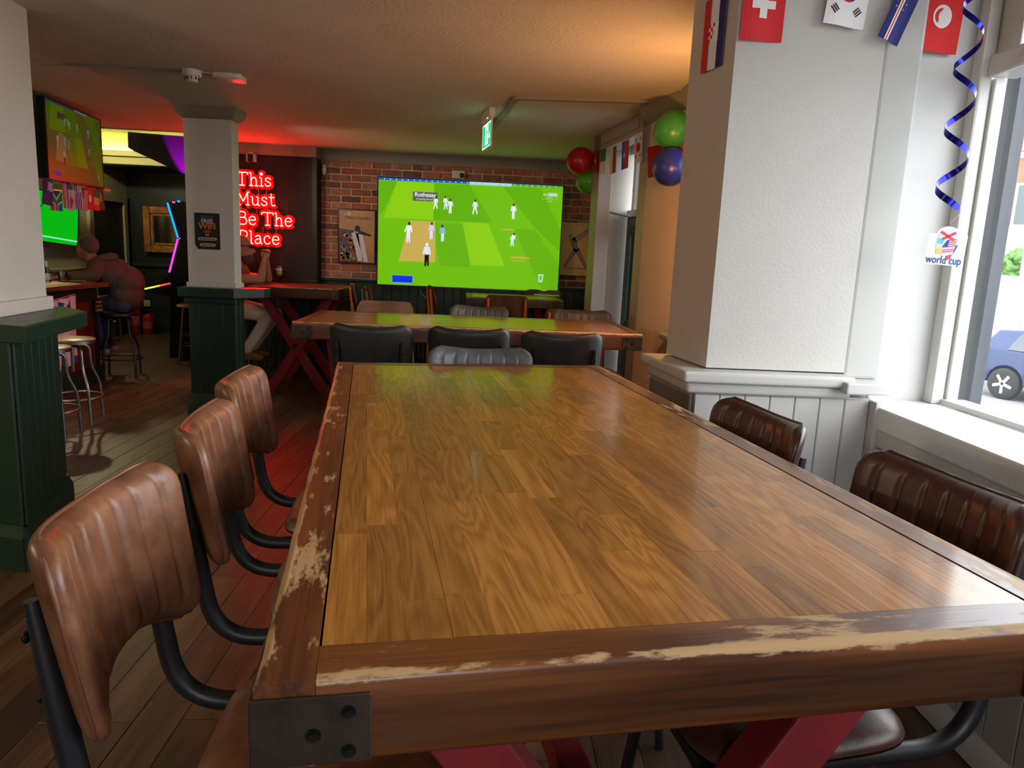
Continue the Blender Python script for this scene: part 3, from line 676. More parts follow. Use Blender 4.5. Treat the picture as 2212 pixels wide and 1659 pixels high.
T3 = table('high table with a paper menu, under the large television', (0.26, 7.42, 0), math.radians(2) + H90, 0.95, 0.72, TT - 0.01, sw=0.09, group='high tables with red crossed legs', railmat=RAILD, seed=9, rl=(0.3, 0.9), platemat=PLATED)
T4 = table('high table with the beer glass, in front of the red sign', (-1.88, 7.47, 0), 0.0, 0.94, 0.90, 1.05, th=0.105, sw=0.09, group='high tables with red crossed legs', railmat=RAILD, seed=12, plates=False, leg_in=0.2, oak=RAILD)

# ================================================================== HIGH CHAIRS
def leather(name, dark, mid, light, rough=0.36):
    if name in MC: return MC[name]
    m = bpy.data.materials.new(name); m.use_nodes = True; n, l = nodes_of(m); p = n['Principled BSDF']
    tc = n.new('ShaderNodeTexCoord'); oi = n.new('ShaderNodeObjectInfo'); ad = n.new('ShaderNodeVectorMath'); ad.operation = 'ADD'
    sm = n.new('ShaderNodeMath'); sm.operation = 'MULTIPLY'; sm.inputs[1].default_value = 31.0; l.new(oi.outputs['Random'], sm.inputs[0])
    l.new(tc.outputs['Object'], ad.inputs[0]); l.new(sm.outputs[0], ad.inputs[1])
    n1 = n.new('ShaderNodeTexNoise'); n1.inputs['Scale'].default_value = 11; n1.inputs['Detail'].default_value = 8; n1.inputs['Roughness'].default_value = 0.68; l.new(ad.outputs[0], n1.inputs['Vector'])
    r = ramp(n, [(0.3, dark), (0.5, mid), (0.72, light)]); l.new(n1.outputs['Fac'], r.inputs[0]); l.new(r.outputs[0], p.inputs['Base Color'])
    vo = n.new('ShaderNodeTexVoronoi'); vo.feature = 'DISTANCE_TO_EDGE'; vo.inputs['Scale'].default_value = 130; l.new(ad.outputs[0], vo.inputs['Vector'])
    n2 = n.new('ShaderNodeTexNoise'); n2.inputs['Scale'].default_value = 38; n2.inputs['Detail'].default_value = 5; l.new(ad.outputs[0], n2.inputs['Vector'])
    mx = n.new('ShaderNodeMath'); mx.operation = 'MULTIPLY_ADD'; mx.inputs[1].default_value = 0.25; l.new(vo.outputs['Distance'], mx.inputs[0]); l.new(n2.outputs['Fac'], mx.inputs[2])
    bp = n.new('ShaderNodeBump'); bp.inputs['Strength'].default_value = 0.28; bp.inputs['Distance'].default_value = 0.002; l.new(mx.outputs[0], bp.inputs['Height']); l.new(bp.outputs[0], p.inputs['Normal'])
    mr = n.new('ShaderNodeMapRange'); mr.inputs[3].default_value = rough - 0.06; mr.inputs[4].default_value = rough + 0.12; l.new(n1.outputs['Fac'], mr.inputs[0]); l.new(mr.outputs[0], p.inputs['Roughness'])
    MC[name] = m; return m
LBROWN = leather('brown_leather', (0.085, 0.028, 0.012), (0.19, 0.075, 0.036), (0.28, 0.125, 0.065))
LDARK = leather('dark_brown_leather', (0.035, 0.012, 0.008), (0.06, 0.02, 0.013), (0.095, 0.035, 0.022), 0.34)
LBLACK = leather('black_leather', (0.012, 0.012, 0.013), (0.02, 0.021, 0.023), (0.035, 0.037, 0.04), 0.42)
LGREY = leather('slate_grey_leather', (0.05, 0.058, 0.064), (0.085, 0.098, 0.107), (0.13, 0.145, 0.155), 0.38)
PIPE_B = M('brown_piping', (0.16, 0.06, 0.03), 0.45); PIPE_K = M('black_piping', (0.025, 0.026, 0.028), 0.45); PIPE_D = M('dark_brown_piping', (0.07, 0.03, 0.02), 0.45); PIPE_G = M('grey_piping', (0.06, 0.068, 0.075), 0.45)
CW, ZB, ZT, ZS = 0.203, 0.822, 1.092, 0.725
def back_pt(u, v, f):
    """u -1..1 across, v 0..1 up, f = +1 front, -1 rear; returns a point of the upholstered back"""
    ztop = ZT - 0.014 * (1 - u * u) ; zbot = ZB + 0.035 * (1 - u * u)
    H = ztop - zbot; r = 0.048
    dt = max(0.0, r - (1 - v) * H); db = max(0.0, r * 0.8 - v * H)
    cut = (r - math.sqrt(max(0.0, r * r - dt * dt))) if dt > 0 else 0
    cut = max(cut, (r * 0.8 - math.sqrt(max(0.0, (r * 0.8) ** 2 - db * db))) if db > 0 else 0)
    hw = CW - 0.012 * (1 - v) - cut
    x = u * hw; z = zbot + H * v
    wrap = 0.065 * (abs(x) / CW) ** 2.3
    lean = -0.255 - 0.20 * (z - 0.93) + 0.10 * (z - 0.93) * (z - 0.93)
    e = max(abs(u) ** 8, abs(2 * v - 1) ** 10)
    th = 0.024 * math.sqrt(max(0.0, 1 - e))
    y = lean + wrap
    if f > 0:
        k = (u * 0.5 + 0.5) * 8
        fr = abs((k % 1.0) - 0.5) * 2
        inner = min(1.0, max(0.0, (1 - abs(u)) * 6)) * min(1.0, max(0.0, (1 - v) * 5)) * min(1.0, max(0, v * 5))
        edge = 1 if 0.5 < k < 7.5 else 0
        rib = -0.010 * (fr ** 8) * inner * (1 if 0.6 < k < 7.4 else 0)
        y += th * 1.25 + rib
    else: y -= th * 0.8
    return Vector((x, y, z))
def make_back():
    NU, NV = 80, 18; m = MB(); ids = {}; vs = []
    for f in (1, -1):
        for j in range(NV + 1):
            for i in range(NU + 1):
                ids[(f, i, j)] = len(vs); u = -1 + 2 * i / NU; v = j / NV
                v = 0.5 - 0.5 * math.cos(math.pi * v)
                vs.append(back_pt(u, v, f))
    fs = []
    for j in range(NV):
        for i in range(NU):
            fs.append((ids[1, i + 1, j], ids[1, i, j], ids[1, i, j + 1], ids[1, i + 1, j + 1]))
            fs.append((ids[-1, i, j], ids[-1, i + 1, j], ids[-1, i + 1, j + 1], ids[-1, i, j + 1]))
    me = MB().add(vs, fs).mesh('backrest', fix=False)
    bm = bmesh.new(); bm.from_mesh(me); bmesh.ops.remove_doubles(bm, verts=bm.verts, dist=0.0008); bmesh.ops.recalc_face_normals(bm, faces=bm.faces); bm.to_mesh(me); bm.free()
    me.shade_smooth(); return me
def make_piping():
    pts = []
    for i in range(41): pts.append(back_pt(-1 + 2 * i / 40, 1.0, 1))
    for j in range(1, 14): pts.append(back_pt(1, 1 - j / 14, 1))
    for i in range(41): pts.append(back_pt(1 - 2 * i / 40, 0.0, 1))
    for j in range(1, 14): pts.append(back_pt(-1, j / 14, 1))
    out = [pts[0]]
    for p in pts[1:]:
        if (p - out[-1]).length > 0.004: out.append(p)
    return MB().tube(out, 0.0032, 6, closed=True)
def seat_mesh():
    NU, NV = 48, 16; vs = []; ids = {}
    def pt(u, v, f):
        hw = 0.20 + 0.012 * v; dp = 0.2
        # squircle outline
        k = max(abs(u), abs(v)); r = (abs(u) ** 5 + abs(v) ** 5) ** 0.2
        s = k / r if r > 1e-6 else 1
        x, y = u * s * hw, v * s * dp
        e = k ** 6; th = math.sqrt(max(0, 1 - e))
        if f > 0:
            q = (v * 0.5 + 0.5) * 5; rib = -0.004 * (abs((q % 1) - 0.5) * 2) ** 6 * min(1, (1 - k) * 6)
            return Vector((x, y, ZS - 0.03 + 0.034 * th + rib - 0.012 * (1 - (x / hw) ** 2) * th))
        return Vector((x, y, ZS - 0.034 - 0.012 * th))
    for f in (1, -1):
        for j in range(NV + 1):
            for i in range(NU + 1):
                ids[f, i, j] = len(vs); vs.append(pt(math.sin(H90 * (-1 + 2 * i / NU)), math.sin(H90 * (-1 + 2 * j / NV)), f))
    fs = []
    for j in range(NV):
        for i in range(NU):
            fs.append((ids[1, i, j], ids[1, i + 1, j], ids[1, i + 1, j + 1], ids[1, i, j + 1])); fs.append((ids[-1, i + 1, j], ids[-1, i, j], ids[-1, i, j + 1], ids[-1, i + 1, j + 1]))
    me = MB().add(vs, fs).mesh('seat', fix=False)
    bm = bmesh.new(); bm.from_mesh(me); bmesh.ops.remove_doubles(bm, verts=bm.verts, dist=0.0008); bmesh.ops.recalc_face_normals(bm, faces=bm.faces); bm.to_mesh(me); bm.free()
    me.shade_smooth(); return me
BACKM, SEATM = make_back(), seat_mesh()
def make_chair(label, group, hide, pipe):
    t = thing('high_chair', label, 'chair', (0, 0, 0), 0, group)
    bme = BACKM.copy(); bme.materials.append(hide); bk_ = link('backrest', bme, t)
    make_piping().build('piping', pipe, bk_, smooth=60)
    SY = 0.09; sme = SEATM.copy(); sme.materials.append(hide); link('seat', sme, t, (0, SY, 0))
    zs = ZS - 0.064; R = 0.0165
    for s in (-1, 1):
        x = s * 0.150
        top = back_pt(s * 0.80, 0.70, -1); low = back_pt(s * 0.80, 0.06, -1)
        top = Vector((x * 1.05, top.y - 0.010, top.z)); low = Vector((x * 1.05, low.y - 0.012, low.z))
        d = (low - top).normalized()
        p1 = top + d * ((top.z - zs) / -d.z)
        path = [top, low] + arc([low, p1, Vector((x * 1.05, p1.y + 0.26, zs)), Vector((x * 1.05, 0.17 + SY, zs))], 0.11, 8)[1:]
        rad = [R * 0.55, R] + [R] * (len(path) - 2)
        ob = MB().tube(path, rad, 12).build('back_tube', BLKTUBE, t, smooth=50)
        for q in (0.3, 0.8):
            p = top.lerp(low, q); MB().sphere((p.x + s * 0.0, p.y - R, p.z), 0.008, 0.005, 0.008, 10, 6).build('bolt', BOLT, ob, smooth=50)
        # legs
        fl_ = arc([(x * 0.95, 0.02 + SY, zs - 0.016), (x * 0.95, 0.15 + SY, zs - 0.016), (x * 1.32, 0.21 + SY, 0.0)], 0.05, 5)
        MB().tube(fl_, 0.0125, 10).build('leg', BLKTUBE, t, smooth=50)
        rl_ = arc([(x * 0.95, 0.0 + SY, zs - 0.016), (x * 0.95, -0.13 + SY, zs - 0.016), (x * 1.32, -0.23 + SY, 0.0)], 0.05, 5)
        MB().tube(rl_, 0.0125, 10).build('leg', BLKTUBE, t, smooth=50)
    MB().tube([(-0.15, 0.17 + SY, zs), (0.15, 0.17 + SY, zs)], R, 10).build('seat_rail', BLKTUBE, t, smooth=50)
    MB().tube([(-0.178, 0.193 + SY, 0.26), (0.178, 0.193 + SY, 0.26)], 0.011, 10).build('footrest', BLKTUBE, t, smooth=50)
    MB().tube([(-0.178, -0.2 + SY, 0.26), (0.178, -0.2 + SY, 0.26)], 0.009, 10).build('stretcher', BLKTUBE, t, smooth=50)
    return t
def chair_at(proto, x, y, face, label, group, z=0):
    """x, y = middle of the seat; face = direction the sitter looks, degrees from +Y counter-clockwise"""
    return dup(proto, (x, y, z), math.radians(face), label, group)
g1 = 'high chairs around the nearest table'
PB = make_chair('x', g1, LBROWN, PIPE_B); PD = make_chair('x', g1, LDARK, PIPE_D); PK = make_chair('x', 'high chairs around the middle table', LBLACK, PIPE_K); PG = make_chair('x', 'high chairs around the middle table', LGREY, PIPE_G)
protos = [PB, PD, PK, PG]
def bc(x, y, ang, u=0.0):
    """seat middle for a back whose middle (at z about 1) stands at x, y"""
    a_ = math.radians(ang); return x - math.sin(a_) * 0.25, y + math.cos(a_) * 0.25
for (bx, by, an, lab) in ((-0.54, 0.99, -86, 'brown leather ribbed high chair on the left, closest to the camera'),
                          (-0.59, 1.50, -80, 'brown leather ribbed high chair on the left, between two others'),
                          (-0.685, 1.99, -84, 'brown leather ribbed high chair on the left, farthest of the three')):
    sx, sy = bc(bx, by, an); chair_at(PB, sx, sy, an, lab, g1)
for (bx, by, an, lab) in ((0.715, 1.76, 100, 'dark brown ribbed high chair beside the white pillar panelling'),
                          (0.855, 1.235, 99, 'dark brown ribbed high chair below the window sill, at the right edge')):
    sx, sy = bc(bx, by, an); chair_at(PD, sx, sy, an, lab, g1)
sx, sy = bc(-0.02, 2.78, 187); chair_at(PG, sx, sy, 187, 'grey ribbed high chair at the far end of the nearest table', g1)
g2 = 'high chairs around the middle table'
for (bx, by, an, lab) in ((-0.555, 3.46, -2, 'black high chair seen from behind, leftmost at the middle table'), (-0.08, 3.50, 0, 'black high chair seen from behind, middle of the three'), (0.375, 3.46, 1, 'black high chair seen from behind, rightmost at the middle table')):
    sx, sy = bc(bx, by, an); chair_at(PK, sx, sy, an, lab, g2)
for (bx, by, an, lab) in ((-0.05, 5.03, 178, 'grey ribbed high chair across the middle table, behind its centre'), (0.665, 5.03, 184, 'grey ribbed high chair across the middle table, by the door')):
    sx, sy = bc(bx, by, an); chair_at(PG, sx, sy, an, lab, g2)
for p in protos:
    def rm(o):
        for ch in list(o.children): rm(ch)
        bpy.data.objects.remove(o)
    rm(p)

# wooden chairs with orange tube frames round the back table
PLY = wood('brown_plywood', (0.10, 0.035, 0.012), (0.20, 0.08, 0.03), (0.28, 0.12, 0.05), rough=0.35, axis=0, ring=4, rnd=0.2)
PLYD = wood('dark_plywood', (0.04, 0.012, 0.006), (0.09, 0.03, 0.014), (0.13, 0.05, 0.022), rough=0.35, axis=2, ring=4, rnd=0.2)
ORANGE = M('orange_tube_paint', (0.62, 0.13, 0.02), 0.35)
SGREY = M('grey_tube_paint', (0.2, 0.21, 0.22), 0.4)
def wood_chair(label, loc, face, ply, tube, ztop=1.08):
    t = thing('wooden_chair', label, 'chair', (loc[0], loc[1], 0), math.radians(face), 'wooden chairs by the large television')
    pm = MB(); vs = []; fs = []; N = 16
    for s in (0, 1):
        for i in range(N + 1):
            u = -1 + 2 * i / N; y = -0.2 + 0.035 * u * u - s * 0.011
            zt = ztop - 0.05 * max(0, (abs(u) - 0.82) / 0.18) ** 2; zb_ = ztop - 0.19
            vs.append((u * 0.2, y - 0.03, zt)); vs.append((u * 0.195, y, zb_))
    o_ = 2 * (N + 1)
    for i in range(N):
        fs += [(2 * i, 2 * i + 2, 2 * i + 3, 2 * i + 1), (o_ + 2 * i, o_ + 2 * i + 1, o_ + 2 * i + 3, o_ + 2 * i + 2), (2 * i, o_ + 2 * i, o_ + 2 * i + 2, 2 * i + 2), (2 * i + 1, 2 * i + 3, o_ + 2 * i + 3, o_ + 2 * i + 1)]
    fs += [(0, 1, o_ + 1, o_), (2 * N, o_ + 2 * N, o_ + 2 * N + 1, 2 * N + 1)]
    pm.add(vs, fs).build('backrest', ply, t, smooth=35)
    MB().box(-0.2, 0.2, -0.19, 0.2, 0.72, 0.738).build('seat', ply, t, bevel=0.008)
    for s in (-1, 1):
        MB().tube(arc([(s * 0.17, -0.235, ztop - 0.03), (s * 0.17, -0.2, 0.71), (s * 0.2, -0.24, 0)], 0.05), 0.012, 10).build('leg', tube, t, smooth=50)
        MB().tube(arc([(s * 0.17, -0.1, 0.71), (s * 0.17, 0.17, 0.71), (s * 0.2, 0.22, 0)], 0.05), 0.012, 10).build('leg', tube, t, smooth=50)
    MB().tube([(-0.19, 0.2, 0.28), (0.19, 0.2, 0.28)], 0.01, 8).build('footrest', tube, t, smooth=50)
    return t
wood_chair('brown plywood chair across the middle table, left of the grey chairs', (-0.72, 4.95), 180, PLY, SGREY, 1.085)
wood_chair('plywood chair edge-on with an orange tube, left of the television table', (-1.12, 7.25), -80, PLYD, ORANGE, 1.10)
wood_chair('plywood chair edge-on with a grey tube, left of the television table', (-0.9, 6.75), -74, PLYD, SGREY, 1.10)
wood_chair('dark plywood chair tucked at the left end of the television table', (-0.36, 7.38), -80, PLYD, ORANGE, 1.11)
wood_chair('dark plywood chair with orange tubes, back turned to the camera', (0.18, 6.78), 0, PLYD, ORANGE, 1.085)
wood_chair('dark plywood chair behind the grey chair by the door', (0.66, 6.5), 12, PLYD, ORANGE, 1.0)
wood_chair('dark plywood chair at the wall side of the television table', (0.62, 7.835), 180, PLYD, ORANGE, 1.08)

# ================================================================== BAR STOOLS
SEATW = wood('stool_seat_elm', (0.11, 0.04, 0.015), (0.24, 0.1, 0.04), (0.34, 0.16, 0.07), rough=0.35, axis=0, ring=5, rnd=0.1)
def bar_stool(label, loc, rz, h, tubem, seatm, group='metal bar stools along the bar'):
    t = thing('bar_stool', label, 'stool', (loc[0], loc[1], 0), rz, group)
    st = MB().lathe([(0.0, h - 0.03), (0.165, h - 0.03), (0.165, h - 0.004), (0.155, h)], 32).build('seat', seatm, t, smooth=40)
    MB().lathe([(0.160, h - 0.032), (0.168, h - 0.032), (0.168, h - 0.008), (0.166, h - 0.006)], 32).build('seat_band', tubem, st, smooth=40)
    MB().tube([(0, 0, h - 0.03), (0, 0, h - 0.26)], 0.012, 10).build('screw_post', tubem, t, smooth=50)
    MB().lathe([(0.02, h - 0.085), (0.02, h - 0.055)], 14).build('collar', tubem, t, smooth=40)
    for k in range(4):
        a_ = math.pi / 4 + k * H90; d = Vector((math.cos(a_), math.sin(a_), 0))
        P = [d * 0.01 + Vector((0, 0, h - 0.055)), d * 0.13 + Vector((0, 0, h - 0.055)), d * 0.14 + Vector((0, 0, h - 0.24)), d * 0.2 + Vector((0, 0, h - 0.36)), d * 0.215]
        MB().tube(arc(P, 0.06, 5), 0.0125, 10).build('leg', tubem, t, smooth=50)
    ring_ = [(0.195 * math.cos(2 * math.pi * k / 36), 0.195 * math.sin(2 * math.pi * k / 36), 0.20) for k in range(36)]
    MB().tube(ring_, 0.009, 8, closed=True).build('foot_ring', tubem, t, smooth=60)
    return t
bar_stool('silver bar stool with round wooden seat, half hidden by the green pillar', (-3.14, 5.20), 0.15, 0.66, STEEL, SEATW)
bar_stool('silver bar stool with round wooden seat, in front of the floral cloth', (-3.22, 5.68), 0.2, 0.66, STEEL, SEATW)
bar_stool('dark bar stool under the man in the hoodie', (-3.83, 7.66), 0.3, 0.68, M('dark_steel', (0.06, 0.06, 0.07), 0.4, metal=0.8), M('dark_red_seat', (0.07, 0.015, 0.015), 0.5))
def wooden_stool(label, loc, h):
    t = thing('wooden_stool', label, 'stool', (loc[0], loc[1], 0), 0.3)
    DW = wood('dark_stool_wood', (0.03, 0.012, 0.006), (0.07, 0.028, 0.013), (0.11, 0.05, 0.022), axis=2)
    MB().lathe([(0.0, h - 0.035), (0.15, h - 0.035), (0.165, h - 0.02), (0.15, h)], 28).build('seat', SEATW, t, smooth=40)
    for k in range(4):
        a_ = math.pi / 4 + k * H90; d = Vector((math.cos(a_), math.sin(a_), 0))
        MB().tube([d * 0.11 + Vector((0, 0, h - 0.03)), d * 0.15 + Vector((0, 0, h * 0.5)), d * 0.2], [0.016, 0.02, 0.014], 10).build('leg', DW, t, smooth=50)
    for z_, rr_ in ((0.22, 0.182), (0.34, 0.167)):
        for k in range(4):
            a_ = math.pi / 4 + k * H90; d = Vector((math.cos(a_), math.sin(a_), 0)); e_ = Vector((math.cos(a_ + H90), math.sin(a_ + H90), 0))
            MB().tube([d * rr_ + Vector((0, 0, z_)), e_ * rr_ + Vector((0, 0, z_))], 0.01, 8).build('rung', DW, t, smooth=50)
wooden_stool('dark wooden stool with rungs in front of the arcade machine', (-3.52, 8.72), 0.7)
st2 = thing('high_stool', 'black-legged high stool under the man in white trousers', 'stool', (-2.52, 7.42, 0))
MB().lathe([(0.0, 0.69), (0.16, 0.69), (0.175, 0.71), (0.165, 0.735), (0.0, 0.74)], 28).build('seat', M('red_stool_seat', (0.12, 0.012, 0.015), 0.4), st2, smooth=40)
for k in range(4):
    a_ = math.pi / 4 + k * H90; d = Vector((math.cos(a_), math.sin(a_), 0))
    MB().tube([d * 0.1 + Vector((0, 0, 0.69)), d * 0.25], 0.0125, 10).build('leg', BLKTUBE, st2, smooth=50)
for k in range(4):
    a_ = math.pi / 4 + k * H90; d = Vector((math.cos(a_), math.sin(a_), 0)); e_ = Vector((math.cos(a_ + H90), math.sin(a_ + H90), 0))
    MB().tube([d * 0.19 + Vector((0, 0, 0.28)), e_ * 0.19 + Vector((0, 0, 0.28))], 0.009, 8).build('rung', BLKTUBE, st2, smooth=50)
# ================================================================== TELEVISIONS
JOINED = {'player', 'crowd', 'bowler', 'running_man', 'horse', 'rugby_player', 'caption_arrow', 'logo_box', 'crest', 'ball_stripe'}
def flat(parent, name, polys, mat, y):
    if name not in JOINED and len(polys) > 1:
        for poly in polys[1:]: flat(parent, name, [poly], mat, y)
        polys = polys[:1]
    m = MB()
    for poly in polys: m.add([(p, y, q) for p, q in poly], [list(range(len(poly)))])
    return m.build(name, mat, parent)
def disc2(cx, cz, r, n=12, rz=None): return [(cx + r * math.cos(2 * math.pi * k / n), cz + (rz or r) * math.sin(2 * math.pi * k / n)) for k in range(n)]
def limb(x0, z0, x1, z1, w0, w1):
    d = Vector((x1 - x0, z1 - z0)); nn = Vector((-d.y, d.x)).normalized()
    return [(x0 + nn.x * w0, z0 + nn.y * w0), (x1 + nn.x * w1, z1 + nn.y * w1), (x1 - nn.x * w1, z1 - nn.y * w1), (x0 - nn.x * w0, z0 - nn.y * w0)]
def player(scr, W, H, u, v, h, top, leg, S, stride=0.10, lean=0.0, arm=0.12, cap=(40, 40, 60), y=-0.0016):
    """flat figure of the broadcast picture; u, v = feet"""
    x, z = -W / 2 + W * u, H / 2 - H * v; h = h * H
    e = bpy.data.objects
    o = flat(scr, 'player', [limb(x + lean * h, z + 0.82 * h, x, z + 0.48 * h, 0.10 * h, 0.08 * h), limb(x + lean * h - .09 * h, z + .8 * h, x - arm * h - .05 * h, z + .5 * h, .035 * h, .03 * h), limb(x + lean * h + .09 * h, z + .8 * h, x + arm * h + .05 * h, z + .5 * h, .035 * h, .03 * h)], ce(top, S), y)
    flat(scr, 'player', [limb(x - .03 * h, z + .5 * h, x - stride * h, z, .06 * h, .035 * h), limb(x + .03 * h, z + .5 * h, x + stride * h, z + .02 * h, .06 * h, .035 * h)], ce(leg, S), y)
    flat(scr, 'player', [disc2(x + lean * h * 1.15, z + .91 * h, .06 * h, 10, .085 * h)], ce(cap, S), y)
def cricket(scr, W, H, S, lettering=True):
    G1, G2, G3, TAN = (112, 190, 4), (96, 176, 2), (138, 205, 10), (203, 172, 84)
    Q = lambda pts: [(-W / 2 + W * a_, H / 2 - H * b_) for a_, b_ in pts]
    flat(scr, 'grass_stripe', [Q([(0, 0.03), (0.10, .03), (0.02, .33), (0, .33)]), Q([(.30, .03), (.49, .03), (.62, .37), (.30, .37)]), Q([(.67, .03), (.88, .03), (1, .42), (1, .62), (.84, .37)])], ce(G2, S), -0.0008)
    flat(scr, 'grass_stripe', [Q([(.46, .38), (.60, .38), (.70, .78), (.51, .78)]), Q([(.10, .03), (.30, .03), (.30, .37), (.03, .37)])], ce(G3, S), -0.0008)
    flat(scr, 'grass_stripe', [Q([(.30, .40), (.46, .40), (.51, .80), (.34, .80)]), Q([(.74, .42), (.86, .42), (1, .75), (1, 1), (.92, 1)])], ce((100, 178, 6), S), -0.0008)
    flat(scr, 'pitch', [Q([(.17, .385), (.31, .385), (.315, .77), (.115, .77)])], ce(TAN, S), -0.0011)
    flat(scr, 'worn_patch', [disc2(*Q([(.71, .43)])[0], .04 * W, 12, .008 * H), disc2(*Q([(.78, .69)])[0], .06 * W, 14, .011 * H), disc2(*Q([(.77, .72)])[0], .045 * W, 12, .005 * H)], ce((190, 175, 60), S), -0.0011)
    flat(scr, 'caption_bar', [Q([(0, 0), (.49, 0), (.49, .02), (0, .022)])], ce((20, 90, 200), S), -0.0012)
    flat(scr, 'caption_bar', [Q([(.49, 0), (.72, 0), (.72, .028), (.49, .028)])], ce((170, 215, 215), S), -0.0012)
    flat(scr, 'caption_bar', [Q([(.72, 0), (1, 0), (1, .016), (.72, .016)])], ce((70, 150, 90), S), -0.0012)
    flat(scr, 'caption_arrow', [Q([(.03 + .032 * k, .004), (.036 + .032 * k, .011), (.03 + .032 * k, .019)]) for k in range(30)], ce((225, 245, 255), S), -0.0014)
    flat(scr, 'advert_board', [Q([(.185, .115), (.32, .115), (.32, .20), (.185, .20)])], ce((92, 98, 92), S), -0.0012)
    flat(scr, 'score_box', [Q([(.078, .905), (.195, .905), (.195, .98), (.078, .98)])], ce((110, 170, 240), S), -0.0012)
    flat(scr, 'score_box', [Q([(.081, .91), (.192, .91), (.192, .974), (.081, .974)])], ce((6, 50, 215), S), -0.0015)
    tz = [Q([(.887, .84), (.917, .84), (.912, .915), (.892, .915)])]
    flat(scr, 'corner_mark', tz, ce((205, 235, 225), S), -0.0012); flat(scr, 'corner_mark', [Q([(.894, .852), (.910, .852), (.907, .903), (.897, .903)])], ce(G1, S), -0.0015)
    P = [(.31, .27, .12, (235, 240, 240), (235, 240, 240), .14, .02), (.365, .27, .13, (230, 235, 240), (225, 235, 240), .11, -.04), (.39, .305, .14, (240, 240, 240), (228, 236, 240), .06, 0),
         (.525, .30, .14, (235, 238, 240), (230, 238, 240), .15, 0), (.735, .33, .15, (238, 240, 240), (225, 235, 240), .05, 0), (.165, .595, .20, (240, 240, 250), (225, 232, 250), .06, .03),
         (.29, .555, .165, (205, 210, 245), (215, 225, 250), .05, .02), (.352, .57, .16, (150, 175, 240), (215, 225, 245), .05, -.03), (.735, .585, .13, (232, 240, 245), (225, 238, 240), .1, .1)]
    for u, v, h, a_, b_, st_, ln in P: player(scr, W, H, u, v, h, a_, b_, S, st_, ln)
    player(scr, W, H, .268, .81, .225, (225, 232, 250), (12, 14, 16), S, .06, .0, .1, (240, 240, 245))
    if lettering:
        tx = lambda s, sz, uv, col, **k: text_mesh('lettering', s, sz, ce(col, S), scr, (*[Q([uv])[0][0]], -0.0018, Q([uv])[0][1]), (H90, 0, 0), depth=0.0, **k)
        tx('Rothesay', .062 * W / 2, (.2525, .142), (245, 245, 250), bold=0.0008); tx('Protecting Pensions', .024 * W / 2, (.2525, .182), (245, 245, 250))
        tx('sky', .036 * W / 2, (.905, .085), (235, 245, 225)); tx('CRICKET', .018 * W / 2, (.93, .114), (215, 235, 205)); tx('LIVE', .018 * W / 2, (.93, .148), (225, 240, 215), font_spacing=1.5)
        flat(scr, 'logo_box', [Q([(.92, .068), (.972, .068), (.972, .100), (.92, .100)])], ce((170, 215, 190), S), -0.0013)
        tx('sports', .03 * W / 2, (.946, .084), (235, 245, 240))
        flat(scr, 'logo_box', [Q([(.889, .100), (.890, .100), (.890, .130), (.889, .130)]), Q([(.971, .100), (.972, .100), (.972, .130), (.971, .130)]), Q([(.889, .129), (.972, .129), (.972, .131), (.889, .131)])], ce((190, 220, 170), S), -0.0013)
def television(label, loc, rot, W, H, base, S, art=None, d=0.06, group='televisions'):
    t = thing('television', label, 'television', loc, 0, group, rot)
    MB().box(-W / 2 - .012, W / 2 + .012, -d / 2 + 0.004, d / 2, -H / 2 - .014, H / 2 + .012).build('casing', BLACK, t, bevel=0.004)
    bz = MB().box(-W / 2 - .012, W / 2 + .012, -d / 2, -d / 2 + .004, H / 2, H / 2 + .012).box(-W / 2 - .012, W / 2 + .012, -d / 2, -d / 2 + .004, -H / 2 - .014, -H / 2).box(-W / 2 - .012, -W / 2, -d / 2, -d / 2 + .004, -H / 2, H / 2).box(W / 2, W / 2 + .012, -d / 2, -d / 2 + .004, -H / 2, H / 2)
    bz.build('bezel', BLACK, t)
    MB().box(-0.25, 0.25, d / 2, d / 2 + 0.05, -0.15, 0.15).build('wall_bracket', BLACK, t)
    sc_ = MB().add([(-W / 2, -d / 2 + 0.003, -H / 2), (W / 2, -d / 2 + 0.003, -H / 2), (W / 2, -d / 2 + 0.003, H / 2), (-W / 2, -d / 2 + 0.003, H / 2)], [(0, 1, 2, 3)]).build('screen', ce(base, S), t)
    hold = bpy.data.objects.new('screen_origin', None)
    if art:
        before = set(bpy.data.objects)
        art(sc_, W, H, S)
        for o in set(bpy.data.objects) - before: o.location.y += -d / 2 + 0.003
    bpy.data.objects.remove(hold)
    return t
television('very large television showing cricket on the brick wall', (-0.218, 8.09, 1.636), (0, 0, 0), 1.995, 1.14, (112, 190, 4), 0.9, cricket)
p0, p1 = py(116, 214, 5.95), py(219, 258, 6.85)
television('television angled on the bulkhead above the flags, showing cricket', (-3.385, 6.17, 2.155), (0, 0, math.radians(90) + 0.11), 0.98, 0.56, (62, 70, 22), 0.5, lambda a_, b_, c_, d_: cricket(a_, b_, c_, 0.13, False))
television('television on the bulkhead, mostly hidden behind the left pillar', (-3.38, 5.19, 2.155), (0, 0, math.radians(90) + 0.10), 1.04, 0.57, (62, 70, 22), 0.5, lambda a_, b_, c_, d_: cricket(a_, b_, c_, 0.13, False))
